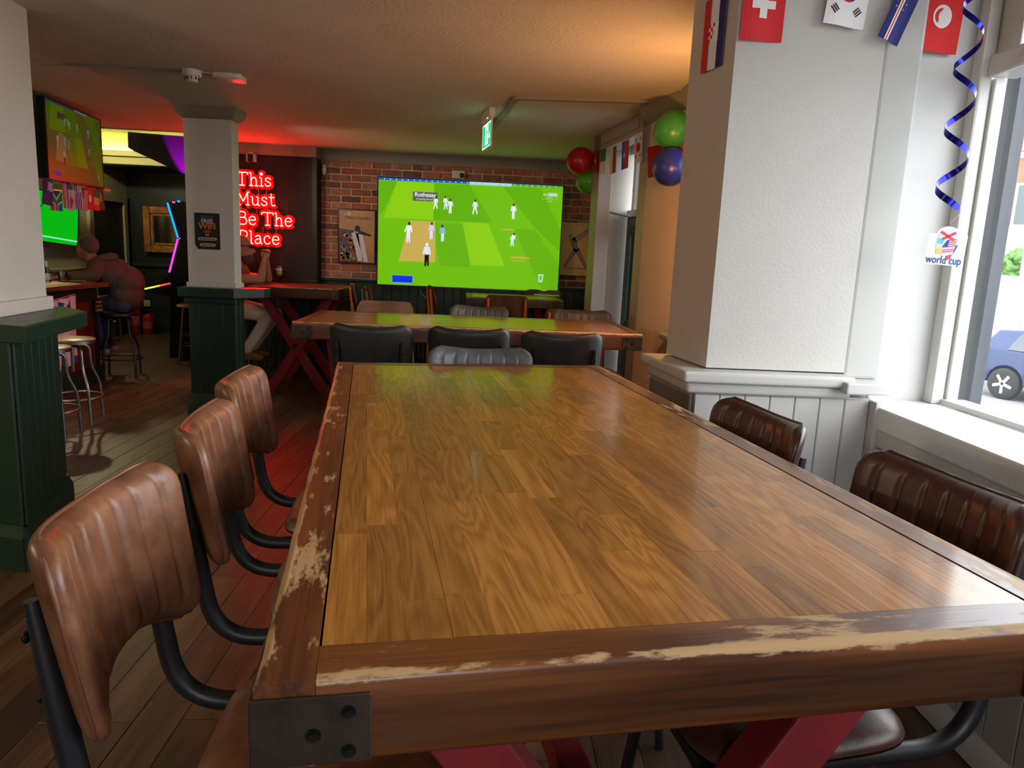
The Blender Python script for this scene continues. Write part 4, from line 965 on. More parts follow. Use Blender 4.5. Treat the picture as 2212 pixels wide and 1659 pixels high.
def horses(scr, W, H, S):
    flat(scr, 'track_rail', [[(-W / 2, -.36 * H), (W / 2, -.40 * H), (W / 2, -.43 * H), (-W / 2, -.39 * H)]], ce((140, 220, 190), S), -0.001)
    flat(scr, 'horse', [limb(.02 * W, .30 * H, .2 * W, .33 * H, .04 * H, .05 * H), limb(.05 * W, .28 * H, .0 * W, .16 * H, .01 * H, .01 * H), limb(.16 * W, .28 * H, .2 * W, .15 * H, .01 * H, .01 * H), limb(.2 * W, .35 * H, .27 * W, .42 * H, .03 * H, .02 * H)], ce((18, 26, 20), S), -0.001)
    flat(scr, 'rider', [disc2(.12 * W, .42 * H, .05 * H)], ce((170, 200, 235), S), -0.0012)
pg = px(80, 465, -5.1)
television('television showing bright green racing turf, behind the bar', (-5.1, pg.y + 0.02, pg.z), (0.0, 0.10, math.radians(66)), 0.92, 0.56, (4, 175, 12), 1.0, horses)
# cable under the big screen, sockets, sensors
tag(MB().tube([(-0.75, 8.16, 1.05), (-0.74, 8.13, 0.98), (-0.68, 8.12, 0.93), (-0.62, 8.12, 0.95), (-0.60, 8.14, 1.05)], 0.008, 8).build('cable_loop', M('grey_cable', (0.25, 0.24, 0.23), 0.5), smooth=60), 'grey cable looping below the large television', 'cable')
pk = py(990, 377, 8.17)
so = thing('wall_socket', 'white socket with a black plug above the large television', 'socket', (pk.x, 8.185, pk.z))
MB().box(-0.07, 0.07, -0.018, 0.0, -0.04, 0.04).build('face_plate', WPLAST, so, bevel=0.004)
MB().lathe([(0.025, 0), (0.025, 0.03), (0.015, 0.035)], 16, mt=TR(0.04, -0.018, -0.01) @ RXm(H90)).build('plug', BLACK, so, smooth=40)
pk = py(696, 366, 8.15)
se = thing('motion_sensor', 'small white motion sensor at the left edge of the brick wall', 'sensor', (pk.x + 0.02, 8.17, pk.z))
MB().sphere((0, -0.02, 0), 0.028, 0.03, 0.06, 16, 10).build('housing', WPLAST, se, smooth=60)
MB().sphere((0, -0.035, 0.018), 0.018, 0.018, 0.02, 12, 8).build('lens', M('sensor_lens', (0.55, 0.55, 0.55), 0.3), se, smooth=60)
pk = py(544, 340, 7.96)
jb = thing('junction_box', 'small white bracket above the red sign', 'bracket', (pk.x, 7.97, pk.z))
MB().box(-0.05, -0.025, -0.05, 0, -0.045, 0.05).box(0.025, 0.05, -0.05, 0, -0.045, 0.05).box(-0.05, 0.05, -0.05, 0, 0.03, 0.05).build('housing', WPLAST, jb, bevel=0.003)
MB().box(-0.025, 0.025, -0.07, -0.005, -0.05, 0.03).build('plug', BLACK, jb, bevel=0.004)
# framed pictures by the big screen
fp = thing('framed_poster', 'black-framed rugby poster on the bricks, left of the television', 'poster', (-1.46, 8.165, 1.57))
pw, ph = 0.385, 0.56
MB().box(-pw / 2 - .015, pw / 2 + .015, -0.02, 0.02, -ph / 2 - .015, ph / 2 + .015).build('frame', BLACK, fp, bevel=0.003)
pp = MB().add([(-pw / 2, -0.0205, -ph / 2), (pw / 2, -0.0205, -ph / 2), (pw / 2, -0.0205, ph / 2), (-pw / 2, -0.0205, ph / 2)], [(0, 1, 2, 3)]).build('print', M('poster_tan', (0.5, 0.3, 0.13), 0.4, var=(5, 0.2)), fp)
flat(pp, 'crowd', [[(-pw / 2, -ph / 2), (.10 * pw, -ph / 2), (-.10 * pw, .12 * ph), (-pw / 2, .15 * ph)]], M('crowd_print', (0.12, 0.09, 0.07), 0.5, var=(40, 0.8)), -0.021)
rc = random.Random(4)
for col in ((70, 140, 90), (190, 150, 60), (90, 100, 170), (200, 200, 210), (190, 90, 70), (170, 170, 180), (120, 80, 60)):
    flat(pp, 'crowd', [disc2(-pw / 2 + .05 * pw + rc.random() * .42 * pw, -ph / 2 + .03 * ph + rc.random() * .5 * ph, .012 + rc.random() * .012, 8) for _ in range(7)], cm(col), -0.0214)['kind'] = 'stuff'
flat(pp, 'rugby_player', [limb(-.06 * pw, .08 * ph, .10 * pw, -.47 * ph, .036, .026), limb(.06 * pw, .08 * ph, .27 * pw, -.48 * ph, .036, .022)], cm((225, 232, 240)), -0.0218)
flat(pp, 'rugby_player', [disc2(0.02 * pw, .155 * ph, .03, 12, .034), limb(.05 * pw, .09 * ph, .40 * pw, .03 * ph, .02, .01)], cm((60, 48, 42)), -0.0221)
text_mesh('lettering', 'TWELLS RUGBY', 0.04, cm((40, 40, 45)), pp, (0.01, -0.0216, .355 * ph), (H90, 0, 0), depth=0.0, bold=0.0006)
flat(pp, 'crest', [[(-.36 * pw, .44 * ph), (-.30 * pw, .44 * ph), (-.33 * pw, .40 * ph)], [(-.26 * pw, .47 * ph), (-.18 * pw, .47 * ph), (-.18 * pw, .40 * ph), (-.26 * pw, .40 * ph)]], cm((220, 220, 215)), -0.0216)
pc = py(1240, 528, 8.16)
fp2 = thing('framed_picture', 'golden framed cricket bowler picture, right of the television', 'picture', (0.98, 8.165, 1.54))
pw, ph = 0.32, 0.54
GOLD = M('pale_gold_frame', (0.7, 0.46, 0.18), 0.35, var=(8, 0.15))
MB().box(-pw / 2 - .02, pw / 2 + .02, -0.018, 0.02, ph / 2, ph / 2 + .02).box(-pw / 2 - .02, pw / 2 + .02, -0.018, 0.02, -ph / 2 - .02, -ph / 2).box(-pw / 2 - .02, -pw / 2, -0.018, 0.02, -ph / 2, ph / 2).box(pw / 2, pw / 2 + .02, -0.018, 0.02, -ph / 2, ph / 2).build('frame', GOLD, fp2)
p2_ = MB().box(-pw / 2, pw / 2, -0.006, 0.02, -ph / 2, ph / 2).build('print', M('glazed_gold_print', (0.78, 0.5, 0.2), 0.12, var=(5, 0.15), coat=0.6), fp2)
sil = cm((150, 132, 126))
flat(p2_, 'bowler', [disc2(-.08, .14, .022), limb(-.06, .12, .0, -.02, .035, .03), limb(-.05, .1, .14, .24, .014, .01), limb(-.02, .08, .13, .2, .012, .008), limb(-.01, 0, -.13, -.2, .028, .016), limb(.0, 0, .12, -.21, .028, .016), limb(-.14, -.21, .14, -.215, .006, .006)], sil, -0.0065)
# ================================================================== NEON SIGN
GLY = {'T': ([[(0, .82), (0, 1), (.9, 1), (.9, .82)], [(.45, 1), (.45, 0)], [(.25, 0), (.65, 0)]], .9),
 'h': ([[(0, 1), (.15, 1), (.15, 0)], [(0, 0), (.3, 0)], [(.15, .42), (.24, .58), (.38, .66), (.5, .6), (.55, .45), (.55, 0)], [(.42, 0), (.7, 0)]], .7),
 'i': ([[(0, .66), (.15, .66), (.15, 0)], [(0, 0), (.3, 0)], [(.15 + .085 * math.cos(k * math.pi / 5), .93 + .085 * math.sin(k * math.pi / 5)) for k in range(11)]], .3),
 's': ([[(.46, .5), (.4, .63), (.22, .67), (.06, .58), (.08, .42), (.28, .34), (.46, .25), (.46, .08), (.25, -.01), (.06, .06), (.02, .2)]], .5),
 'M': ([[(0, 0), (.3, 0)], [(.14, 0), (.14, 1)], [(0, 1), (.14, 1), (.5, .25), (.86, 1), (1, 1)], [(.86, 1), (.86, 0)], [(.7, 0), (1, 0)]], 1.0),
 'u': ([[(0, .66), (.13, .66), (.13, .2), (.2, .04), (.36, 0), (.5, .08), (.56, .25)], [(.42, .66), (.56, .66), (.56, 0), (.7, 0)]], .7),
 't': ([[(.2, .95), (.2, .15), (.28, .02), (.42, .0), (.5, .1)], [(0, .66), (.45, .66)]], .52),
 'B': ([[(0, 1), (.5, 1), (.64, .9), (.64, .66), (.5, .54), (.15, .54)], [(.5, .54), (.7, .44), (.74, .2), (.6, 0), (0, 0)], [(.15, 1), (.15, 0)]], .78),
 'e': ([[(.05, .36), (.55, .36), (.52, .56), (.37, .67), (.18, .64), (.05, .5), (.03, .25), (.11, .06), (.3, -.01), (.48, .05), (.55, .16)]], .6),
 'P': ([[(0, 1), (.5, 1), (.68, .88), (.68, .6), (.5, .46), (.15, .46)], [(.15, 1), (.15, 0)], [(0, 0), (.32, 0)]], .74),
 'l': ([[(0, 1), (.15, 1), (.15, 0)], [(0, 0), (.3, 0)]], .3),
 'a': ([[(.08, .54), (.2, .65), (.38, .65), (.48, .52), (.48, .08), (.62, 0)], [(.48, .38), (.22, .38), (.06, .26), (.06, .07), (.2, -.01), (.38, .05), (.48, .2)]], .62),
 'c': ([[(.5, .46), (.44, .62), (.26, .67), (.09, .56), (.04, .33), (.1, .09), (.28, -.01), (.45, .05), (.52, .18)]], .57)}
NEON = ME('red_neon_tube', (1.0, 0.026, 0.019), 62.0)
NBACK = M('backing_red_glow', (0.6, 0.004, 0.008), 0.5, spec=0.1)  # clear backing coloured red so it shows the tubes' glow as a halo
ns = thing('neon_sign', 'glowing red neon lettering sign on the dark wall', 'sign', (-2.684, 7.93, 1.455))
cap = 0.132
def rounded(pts): return arc(pts, 0.012, 3) if len(pts) > 2 else pts
for li, (word, zz, x0) in enumerate((('This', 2.046, 0.0), ('Must', 1.846, 0.0), ('Be The', 1.643, 0.002), ('Place', 1.446, 0.01))):
    x = x0
    for chh in word:
        if chh == ' ': x += 0.045; continue
        st, wd = GLY[chh]
        nb = MB(); nt = MB()
        for s_ in st:
            P3 = [Vector((x + p * cap, 0, zz - 1.455 + q * cap)) for p, q in s_]
            nt.tube(rounded(P3), 0.0044, 8)
            nb.tube(rounded(P3), 0.034, 10)
        nt.build('letter_tube', NEON, ns, smooth=60)
        nb.v = [(v[0], 0.022 + v[1] * 0.12, v[2]) for v in nb.v]
        bo = nb.build('letter_backing', NBACK, ns, smooth=60)
        x += (wd + 0.11) * cap
wires = MB()
for (u0, z0, z1) in ((0.03, 2.03, 1.99), (0.10, 2.03, 1.98), (0.22, 2.03, 1.95), (0.30, 2.03, 1.93), (0.03, 1.83, 1.78), (0.2, 1.83, 1.75), (0.33, 1.83, 1.76), (0.05, 1.63, 1.58), (0.26, 1.63, 1.55), (0.40, 1.63, 1.56)):
    MB().tube([(u0, 0.02, z0 - 1.455), (u0 + .004, 0.015, (z0 + z1) / 2 - 1.455), (u0, 0.02, z1 - 1.455)], 0.0022, 6).build('wire', M('clear_wire', (0.3, 0.08, 0.08), 0.3), ns)
MB().box(0.0, 0.5, 0.045, 0.05, -0.02, 0.02).box(0.02, 0.04, 0.022, 0.05, 0, 0.72).box(0.30, 0.32, 0.022, 0.05, 0, 0.72).build('mounting_rail', BLACKW, ns)
# ================================================================== CEILING FITTINGS
sm = pz(414, 152, CZ); sd = thing('smoke_detector', 'round white smoke detector on the ceiling', 'detector', (sm.x, sm.y, CZ))
MB().lathe([(0.052, -0.036), (0.057, -0.03), (0.057, 0.0)], 28).build('base', WPLAST, sd, smooth=40)
MB().lathe([(0.0, -0.068), (0.028, -0.068), (0.034, -0.062), (0.04, -0.045), (0.048, -0.036)], 28).build('sensing_dome', WPLAST, sd, smooth=40)
for k in range(10):
    a_ = k * math.pi / 5; MB().box(-0.003, 0.003, -0.003, 0.003, -0.056, -0.04, mt=RZm(a_) @ TR(0.041, 0, 0)).build('vent_slot', BLACK, sd)
MB().sphere((0.052, -0.02, -0.037), 0.004, nu=8, nv=6).build('indicator', cm((240, 80, 70)), sd)
ap = pz(492, 160, CZ); wa = thing('wifi_access_point', 'flat white square wifi access point on the ceiling', 'access point', (ap.x + 0.0, ap.y + 0.03, CZ), 0.05)
polyprism([(math.copysign(abs(math.cos(t)) ** 0.35, math.cos(t)) * 0.09, math.copysign(abs(math.sin(t)) ** 0.35, math.sin(t)) * 0.09) for t in [2 * math.pi * k / 40 for k in range(40)]], -0.03, -0.002).build('housing', WPLAST, wa, bevel=0.006, smooth=40)
MB().lathe([(0.03, -0.002), (0.03, 0.0)], 16).build('mount', WPLAST, wa)
q1 = pz(65, 131, CZ)
tag(MB().tube([(q1.x, q1.y, CZ - 0.006), (sm.x - 0.05, sm.y + 0.01, CZ - 0.006)], 0.008, 6).build('cable_trunking', COVE), 'thin cable run on the ceiling, left of the smoke detector', 'trunking')
tag(MB().tube(arc([(sm.x + 0.05, sm.y, CZ - 0.006), (sm.x + 0.13, sm.y + 0.01, CZ - 0.012), (ap.x - 0.02, ap.y - 0.0, CZ - 0.012), (ap.x + 0.04, ap.y + 0.02, CZ - 0.004)], 0.03), 0.0035, 6).build('ceiling_cable', WPLAST), 'thin white cable between smoke detector and access point', 'cable')
e0, e1_ = pz(1052, 240, CZ), pz(1040, 258, CZ)
exs = thing('exit_sign', 'lit green running-man exit sign hanging from the ceiling', 'exit sign', (-0.045, 5.58, CZ), math.radians(-79))
MB().box(-0.17, 0.17, -0.022, 0.022, -0.06, 0.0).build('housing', WPLAST, exs, bevel=0.004)
MB().box(-0.17, 0.17, -0.008, 0.008, -0.085, -0.06).build('neck', WPLAST, exs, bevel=0.002)
MB().box(-0.165, 0.165, -0.004, 0.004, -0.26, -0.085).build('blade', ME('lit_white_blade', (0.8, 1.0, 0.9), 1.1), exs, bevel=0.001)
MB().box(-0.171, -0.165, -0.006, 0.006, -0.265, -0.08).box(0.165, 0.171, -0.006, 0.006, -0.265, -0.08).box(-0.171, 0.171, -0.006, 0.006, -0.268, -0.26).build('blade_edge', WPLAST, exs)
for s in (-1, 1):
    GX = ME('exit_green', (0.0, 0.55, 0.22), 1.1)
    y_ = s * 0.0046
    flat(exs, 'green_field', [[(-.155, -.25), (-.06, -.25), (-.06, -.095), (-.155, -.095)], [(.06, -.25), (.155, -.25), (.155, -.095), (.06, -.095)], [(-.06, -.25), (.06, -.25), (.06, -.235), (-.06, -.235)]], GX, y_)
    flat(exs, 'running_man', [disc2(0.01, -.115, .014), limb(0.0, -.13, -.01, -.18, .014, .012), limb(-.01, -.18, .03, -.225, .009, .007), limb(-.01, -.18, -.045, -.21, .009, .007), limb(0, -.14, .04, -.155, .007, .005), limb(0, -.14, -.035, -.165, .007, .005)], GX, y_)
    flat(exs, 'arrow', [[(.08, -.2), (.135, -.2), (.1075, -.15)], ], ME('exit_white', (0.9, 1, 0.95), 1.1), s * 0.005)
MB().sphere((0.15, -0.03, -0.075), 0.006, nu=8, nv=6).build('indicator', ME('green_led', (0.1, 1, 0.1), 2.0), exs)
t0, t1_, t2_ = pz(1062, 276, CZ), pz(1115, 208, CZ), pz(1400, 216, CZ)
tk = MB(); 
for A_, B_ in ((t0, t1_), (t1_, t2_)):
    d = (B_ - A_); n_ = Vector((-d.y, d.x, 0)).normalized() * 0.02
    tk.add([A_ + n_ - Vector((0, 0, .022)), B_ + n_ - Vector((0, 0, .022)), B_ - n_ - Vector((0, 0, .022)), A_ - n_ - Vector((0, 0, .022)), A_ + n_, B_ + n_, B_ - n_, A_ - n_], [(0, 1, 2, 3), (4, 7, 6, 5), (0, 4, 5, 1), (1, 5, 6, 2), (2, 6, 7, 3), (3, 7, 4, 0)])
tag(tk.build('ceiling_trunking', M('trunking_taupe', (0.26, 0.22, 0.17), 0.6)), 'square cable trunking bending along the ceiling beside the exit sign', 'trunking')
# ================================================================== BAR
BARTOP = wood('bar_top_mahogany', (0.09, 0.025, 0.01), (0.22, 0.075, 0.03), (0.32, 0.13, 0.05), rough=0.25, axis=1, ring=5, coat=0.3)
BARFR = wood('bar_front_mahogany', (0.05, 0.010, 0.006), (0.105, 0.024, 0.014), (0.15, 0.04, 0.02), rough=0.4, axis=2, ring=5, rnd=0.15)
bar = thing('bar_counter', 'long bar counter with mahogany top and green plinth', 'bar', (0, 0, 0))
MB().box(-4.62, -3.80, 3.4, 7.42, 0.955, 1.0).build('counter_top', BARTOP, bar, bevel=0.008)
MB().box(-4.55, -3.93, 3.4, 7.34, 0.0, 0.955).build('carcass', GREEND, bar)
MB().box(-3.93, -3.89, 3.4, 7.36, 0.82, 0.955).build('frieze_rail', GREEND, bar, bevel=0.004)
MB().box(-3.93, -3.895, 7.29, 7.36, 0.16, 0.82).build('corner_stile', GREEND, bar, bevel=0.004)
y_ = 3.4
while y_ < 7.25:
    MB().box(-3.93, -3.905, y_ + 0.002, min(y_ + 0.478, 7.29), 0.16, 0.82).build('front_panel', BARFR, bar, bevel=0.004); y_ += 0.48
MB().box(-3.93, -3.87, 3.4, 7.38, 0.0, 0.16).build('plinth', GREEN, bar, bevel=0.006)
# things on the bar
def on_bar(u, v): return pz(u, v, 1.0)
gm = MG('clear_glass', (0.93, 0.96, 0.95), 1.6)
def tumbler(name, label, p, r, h, liquid=None, cat='glass'):
    t = thing(name, label, cat, (p.x, p.y, p.z))
    MB().lathe([(r * .85, 0.0), (r, h), (r * .93, h), (r * .79, 0.008)], 24).build('glass_body', gm, t, smooth=40)
    if liquid: MB().lathe([(r * .79, 0.009), (r * .88, h * .62)], 24).build('drink', liquid, t, smooth=40)
    return t
WATER = MG('pale_drink', (0.75, 0.72, 0.6), 1.0); LEMON = M('lemon_yellow', (0.6, 0.42, 0.03), 0.4)
b1 = on_bar(136, 609); tumbler('glass_tumbler', 'clear tumbler on the bar beside the man in the hoodie', b1, 0.042, 0.10, WATER)
b2 = on_bar(93, 610); tg = tumbler('tall_glass', 'tall glass with a lemon slice on the bar, by the white pillar', b2, 0.036, 0.19)
MB().lathe([(0.0, 0.012), (0.028, 0.012), (0.028, 0.06)], 18).build('lemon_slice', LEMON, tg, smooth=40)
b3 = on_bar(103, 611); bt = thing('mixer_bottle', 'small clear bottle on the bar next to the tall glass', 'bottle', (b3.x, b3.y, 1.0))
MB().lathe([(0.026, 0), (0.027, 0.005), (0.027, 0.09), (0.02, 0.125), (0.011, 0.15), (0.011, 0.19)], 20).build('bottle_body', gm, bt, smooth=40)
MB().lathe([(0.0275, 0.03), (0.0275, 0.085)], 20).build('bottle_label', M('blue_label', (0.2, 0.35, 0.5), 0.4), bt)
MB().lathe([(0.0115, 0.15), (0.013, 0.19), (0.012, 0.2)], 16).build('bottle_neck_foil', M('blue_foil', (0.2, 0.4, 0.6), 0.3), bt, smooth=40)
mp_ = on_bar(140, 611)
tag(MB().box(-0.16, 0.16, -0.30, 0.30, 0, 0.004).build('bar_mat', M('pale_bar_mat', (0.4, 0.27, 0.17), 0.6), loc=(mp_.x - 0.06, mp_.y - 0.1, 1.0)), 'pale runner mat lying on the bar top', 'mat')
mq = on_bar(165, 609)
pl_ = thing('dinner_plate', 'shallow green plate on the bar under the man\'s forearm', 'plate', (mq.x + 0.03, mq.y - 0.10, 1.0045))
MB().lathe([(0.05, 0.0), (0.11, 0.012), (0.112, 0.014), (0.05, 0.004)], 28).build('plate_rim', M('green_plate', (0.2, 0.28, 0.12), 0.3), pl_, smooth=40)
# floral cloth hanging on the bar front
fc = thing('floral_cloth', 'pink floral cloth hanging over the bar front behind the stools', 'cloth', (-3.855, 6.56, 0))
vs = []; NU, NV = 40, 24
for s in (0, 1):
    for j in range(NV + 1):
        for i in range(NU + 1):
            a_ = i / NU; v = j / NV
            vs.append((0.025 * math.sin(a_ * 17 + v * 1.5) * (0.3 + v) + 0.01 * math.sin(a_ * 41) + 0.004 * s, (-0.55 + 0.92 * a_) * (1 - 0.06 * v), 0.90 - 0.10 * (1 - a_) * (1 - v) - 0.66 * v + 0.04 * math.sin(a_ * 9) * v))
nn = (NU + 1) * (NV + 1); fs = []
for j in range(NV):
    for i in range(NU):
        k = j * (NU + 1) + i; fs.append((k, k + 1, k + NU + 2, k + NU + 1)); fs.append((nn + k, nn + k + NU + 1, nn + k + NU + 2, nn + k + 1))
def floral():
    m = bpy.data.materials.new('floral_print'); m.use_nodes = True; n, l = nodes_of(m); p = n['Principled BSDF']; p.inputs['Roughness'].default_value = 0.8
    tc = n.new('ShaderNodeTexCoord'); mp = n.new('ShaderNodeMapping'); mp.inputs['Scale'].default_value = (1, 5.5, 5.5); l.new(tc.outputs['Object'], mp.inputs[0])
    dn = n.new('ShaderNodeTexNoise'); dn.inputs['Scale'].default_value = 1.6; l.new(mp.outputs[0], dn.inputs['Vector'])
    ad = n.new('ShaderNodeVectorMath'); ad.operation = 'MULTIPLY_ADD'; ad.inputs[1].default_value = (0.9, 0.9, 0.9); l.new(dn.outputs['Color'], ad.inputs[0]); l.new(mp.outputs[0], ad.inputs[2])
    vo = n.new('ShaderNodeTexVoronoi'); vo.inputs['Scale'].default_value = 2.0; l.new(ad.outputs[0], vo.inputs['Vector'])
    r = ramp(n, [(0.0, lin((232, 200, 214))), (0.3, lin((200, 30, 60))), (0.45, lin((232, 205, 216))), (0.6, lin((60, 70, 140))), (0.72, lin((235, 170, 140))), (0.84, lin((40, 110, 90))), (0.92, lin((236, 214, 222)))]); r.color_ramp.interpolation = 'CONSTANT'
    sx = n.new('ShaderNodeSeparateColor'); l.new(vo.outputs['Color'], sx.inputs[0]); l.new(sx.outputs[0], r.inputs[0])
    gt = n.new('ShaderNodeMath'); gt.operation = 'LESS_THAN'; gt.inputs[1].default_value = 0.55; l.new(vo.outputs['Distance'], gt.inputs[0])
    mx = n.new('ShaderNodeMix'); mx.data_type = 'RGBA'; l.new(gt.outputs[0], mx.inputs[0]); mx.inputs[6].default_value = (*lin((234, 205, 216)), 1); l.new(r.outputs[0], mx.inputs[7]); l.new(mx.outputs[2], p.inputs['Base Color']); return m
MB().add(vs, fs).build('fabric', floral(), fc, smooth=60, fix=False)
MB().tube([(-0.02, -0.56, 0.80), (-0.02, 0.37, 0.905)], 0.006, 6).build('hem_rod', M('pink_hem', (0.6, 0.4, 0.42), 0.7), fc)
sc2 = thing('striped_towel', 'tiger-striped towel hung on the bar corner', 'towel', (-3.86, 7.30, 0.70))
for k in range(7): MB().box(0.0, 0.02 + 0.004 * (k % 2), -0.05 + 0.002 * k, 0.05 - 0.003 * k, 0.02 * k, 0.02 * k + 0.0195).build('stripe', cm((150, 120, 70)) if k % 2 else cm((28, 24, 20)), sc2, bevel=0.003)
# ================================================================== BACK ROOM THINGS
def lx(u, v, x=-5.47): return px(u, v, x)
pA, pB = lx(98, 520), lx(168, 524)
pf = thing('framed_print', 'gilt-framed sepia landscape print on the olive wall behind the bar', 'picture', (-5.47, (pA.y + pB.y) / 2, 1.75))
W2 = (pB.y - pA.y) / 2
MB().box(0, 0.03, -W2 - 0.06, W2, -0.36, -0.33).box(0, 0.03, -W2 - 0.06, W2, 0.40, 0.43).box(0, 0.03, W2 - 0.03, W2, -0.33, 0.40).box(0, 0.03, -W2 - 0.06, -W2 - 0.03, -0.33, 0.40).build('frame', M('dark_gilt', (0.16, 0.1, 0.04), 0.4), pf, bevel=0.004)
MB().box(0, 0.012, -W2 - 0.03, W2 - 0.03, -0.33, 0.40).build('mount_board', M('cream_mount', (0.5, 0.44, 0.24), 0.6), pf)
pr_ = MB().box(0.012, 0.014, -W2 + 0.1, W2 - 0.2, -0.21, 0.30).build('print', M('sepia_print', (0.34, 0.22, 0.1), 0.5, var=(4, 0.3)), pf)
MB().box(0.014, 0.015, -W2 + 0.1, W2 - 0.2, -0.21, -0.06).build('print_foreground', M('sepia_dark', (0.03, 0.025, 0.02), 0.5, var=(9, 0.5)), pf)
dl3 = thing('downlight', 'added unseen downlight in the back room ceiling above the bar', 'downlight', (-5.2, 9.3, 2.75), 0, 'downlights over the bar')
MB().lathe([(0.05, -0.006), (0.05, 0.0)], 20).build('rim', WPLAST, dl3)
MB().lathe([(0.038, -0.009), (0.038, -0.006)], 20).build('lamp_lens', MC['warm_lamp_lens'], dl3)
point('downlight_beam', (-5.15, 9.3, 2.66), 55, (1, .85, .5), .04)  # added lamp, hidden from view, that brightens the olive wall
pcl = thing('picture_light', 'small brass picture light over the sepia print', 'lamp', (-5.47, (pA.y + pB.y) / 2 + 0.05, 2.22))
MB().tube(arc([(0, 0, 0), (0.16, 0, 0.03), (0.2, 0, 0.0)], 0.05), 0.006, 8).build('arm', M('brass_dark', (0.4, 0.26, 0.1), 0.3, metal=1.0), pcl)
MB().tube([(0.2, -0.12, -0.005), (0.2, 0.12, -0.005)], 0.02, 10).build('shade', MC['brass_dark'], pcl, smooth=50)
MB().tube([(0.2, -0.1, -0.024), (0.2, 0.1, -0.024)], 0.008, 8).build('lamp_tube', ME('warm_tube', (1, .65, .3), 30.0), pcl, smooth=50)
for (ua, va, h, r, lab) in ((302, 721, 0.46, 0.085, 'tall red fire extinguisher against the dark green wall'), (316, 720, 0.32, 0.075, 'short red fire extinguisher beside the taller one')):
    q = pz(ua, va, 0); q.x += 0.08 if h < 0.4 else -0.06; ex_ = thing('fire_extinguisher', lab, 'extinguisher', (q.x, min(q.y, 11.22), 0), 0, 'fire extinguishers')
    MB().lathe([(r * .95, 0), (r, 0.01), (r, h * .82), (r * .8, h * .92), (r * .3, h)], 20).build('cylinder', M('extinguisher_red', (0.33, 0.012, 0.016), 0.3), ex_, smooth=40)
    MB().lathe([(r * .25, h), (r * .25, h * 1.1), (r * .12, h * 1.12)], 12).build('valve', BLACK, ex_, smooth=40)
    MB().box(-0.02, 0.09, -0.012, 0.012, h * 1.09, h * 1.14).build('handle', BLACK, ex_, bevel=0.003)
    MB().tube(arc([(0.03, 0, h * 1.05), (r + 0.03, -0.02, h * .9), (r + 0.012, -0.03, h * .3)], 0.05), 0.011, 8).build('hose', BLACK, ex_, smooth=50)
    MB().lathe([(r * 1.004, h * .3), (r * 1.004, h * .62)], 20).build('instruction_label', M('extinguisher_label', (0.42, 0.08, 0.08), 0.4), ex_)
for (ua, va, lab) in ((304, 642, 'pale square switch plate on the dark wall, upper one'), (318, 655, 'pale square switch plate on the dark wall, lower one')):
    q = py(ua, va, 11.38); sw_ = thing('switch_plate', lab, 'switch', (q.x, 11.385, q.z), 0, 'switch plates above the extinguishers')
    MB().box(-0.05, 0.05, -0.012, 0, -0.05, 0.05).build('face_plate', M('aged_plate', (0.4, 0.36, 0.26), 0.4), sw_, bevel=0.003)
    MB().box(-0.015, 0.015, -0.02, -0.012, -0.02, 0.02).build('rocker', M('aged_plate', (0.4, 0.36, 0.26), 0.4), sw_, bevel=0.002)
GILT = M('antique_gilt', (0.30, 0.13, 0.03), 0.4, metal=0.4, var=(14, 0.5), bump=(30, 0.8, 0.02))
qa, qb = py(309, 445, 11.34), py(404, 548, 11.34)
mi_ = thing('gilt_mirror', 'ornate gilt-framed mirror on the dark green wall', 'mirror', ((qa.x + qb.x) / 2, 11.35, (qa.z + qb.z) / 2))
w2, h2 = (qb.x - qa.x) / 2, (qa.z - qb.z) / 2
for k, (i0, i1_, d) in enumerate(((0, .10, .05), (.10, .145, .03))):
    for s in (-1, 1):
        MB().box(*sorted((s * (w2 - i0), s * (w2 - i1_))), -d, 0, -h2 + i0, h2 - i0).build('frame_side', GILT, mi_, bevel=0.012)
        MB().box(-w2 + i1_, w2 - i1_, -d, 0, *sorted((s * (h2 - i0), s * (h2 - i1_)))).build('frame_rail', GILT, mi_, bevel=0.012)
MB().box(-w2 + .145, w2 - .145, -0.01, 0, -h2 + .145, h2 - .145).build('mirror_glass', M('aged_mirror', (0.5, 0.52, 0.42), 0.12, metal=1.0), mi_)
rc2 = thing('waste_bin', 'small pale bin on the floor behind the bar stool', 'bin', (*pz(234, 737, 0.0).xy, 0.0))
MB().lathe([(0.08, 0), (0.11, 0.28), (0.105, 0.28), (0.076, 0.01)], 20).build('bin_body', M('pale_bin', (0.35, 0.33, 0.25), 0.5), rc2, smooth=40)
MB().lathe([(0.112, 0.27), (0.115, 0.275), (0.112, 0.285)], 20).build('bin_rim', M('pale_bin', (0.35, 0.33, 0.25), 0.5), rc2)
# arcade machine, side on
YA = 9.0
AP = [(362, 436), (385, 514), (366, 590), (362, 600), (312, 624), (314, 632), (368, 640), (366, 775), (440, 775), (440, 436)]
am = thing('arcade_machine', 'black arcade machine edged with blue and pink light strips', 'arcade machine', (0, 0, 0))
P2 = [py(u, v, YA) for u, v in AP]; zf = 0.0
poly = [(p.x, max(0.0, p.z)) for p in P2]; poly[7] = (poly[7][0], 0.0); poly[8] = (poly[8][0], 0.0)
ins = [(x + (0.0 if i in (8, 9) else 0.02), z) for i, (x, z) in enumerate(poly)]
BLKG = M('black_gloss_board', (0.006, 0.006, 0.009), 0.25)
for yy in (YA, YA + 0.62): MB().prism(poly, yy, yy + 0.025, lambda p, q, t: Vector((p, t, q))).build('side_panel', BLKG, am)
MB().prism([ins[0], ins[1], ins[2], ins[3], ins[6], ins[7], ins[8], ins[9]], YA + 0.025, YA + 0.62, lambda p, q, t: Vector((p, t, q))).build('cabinet_body', BLKG, am)
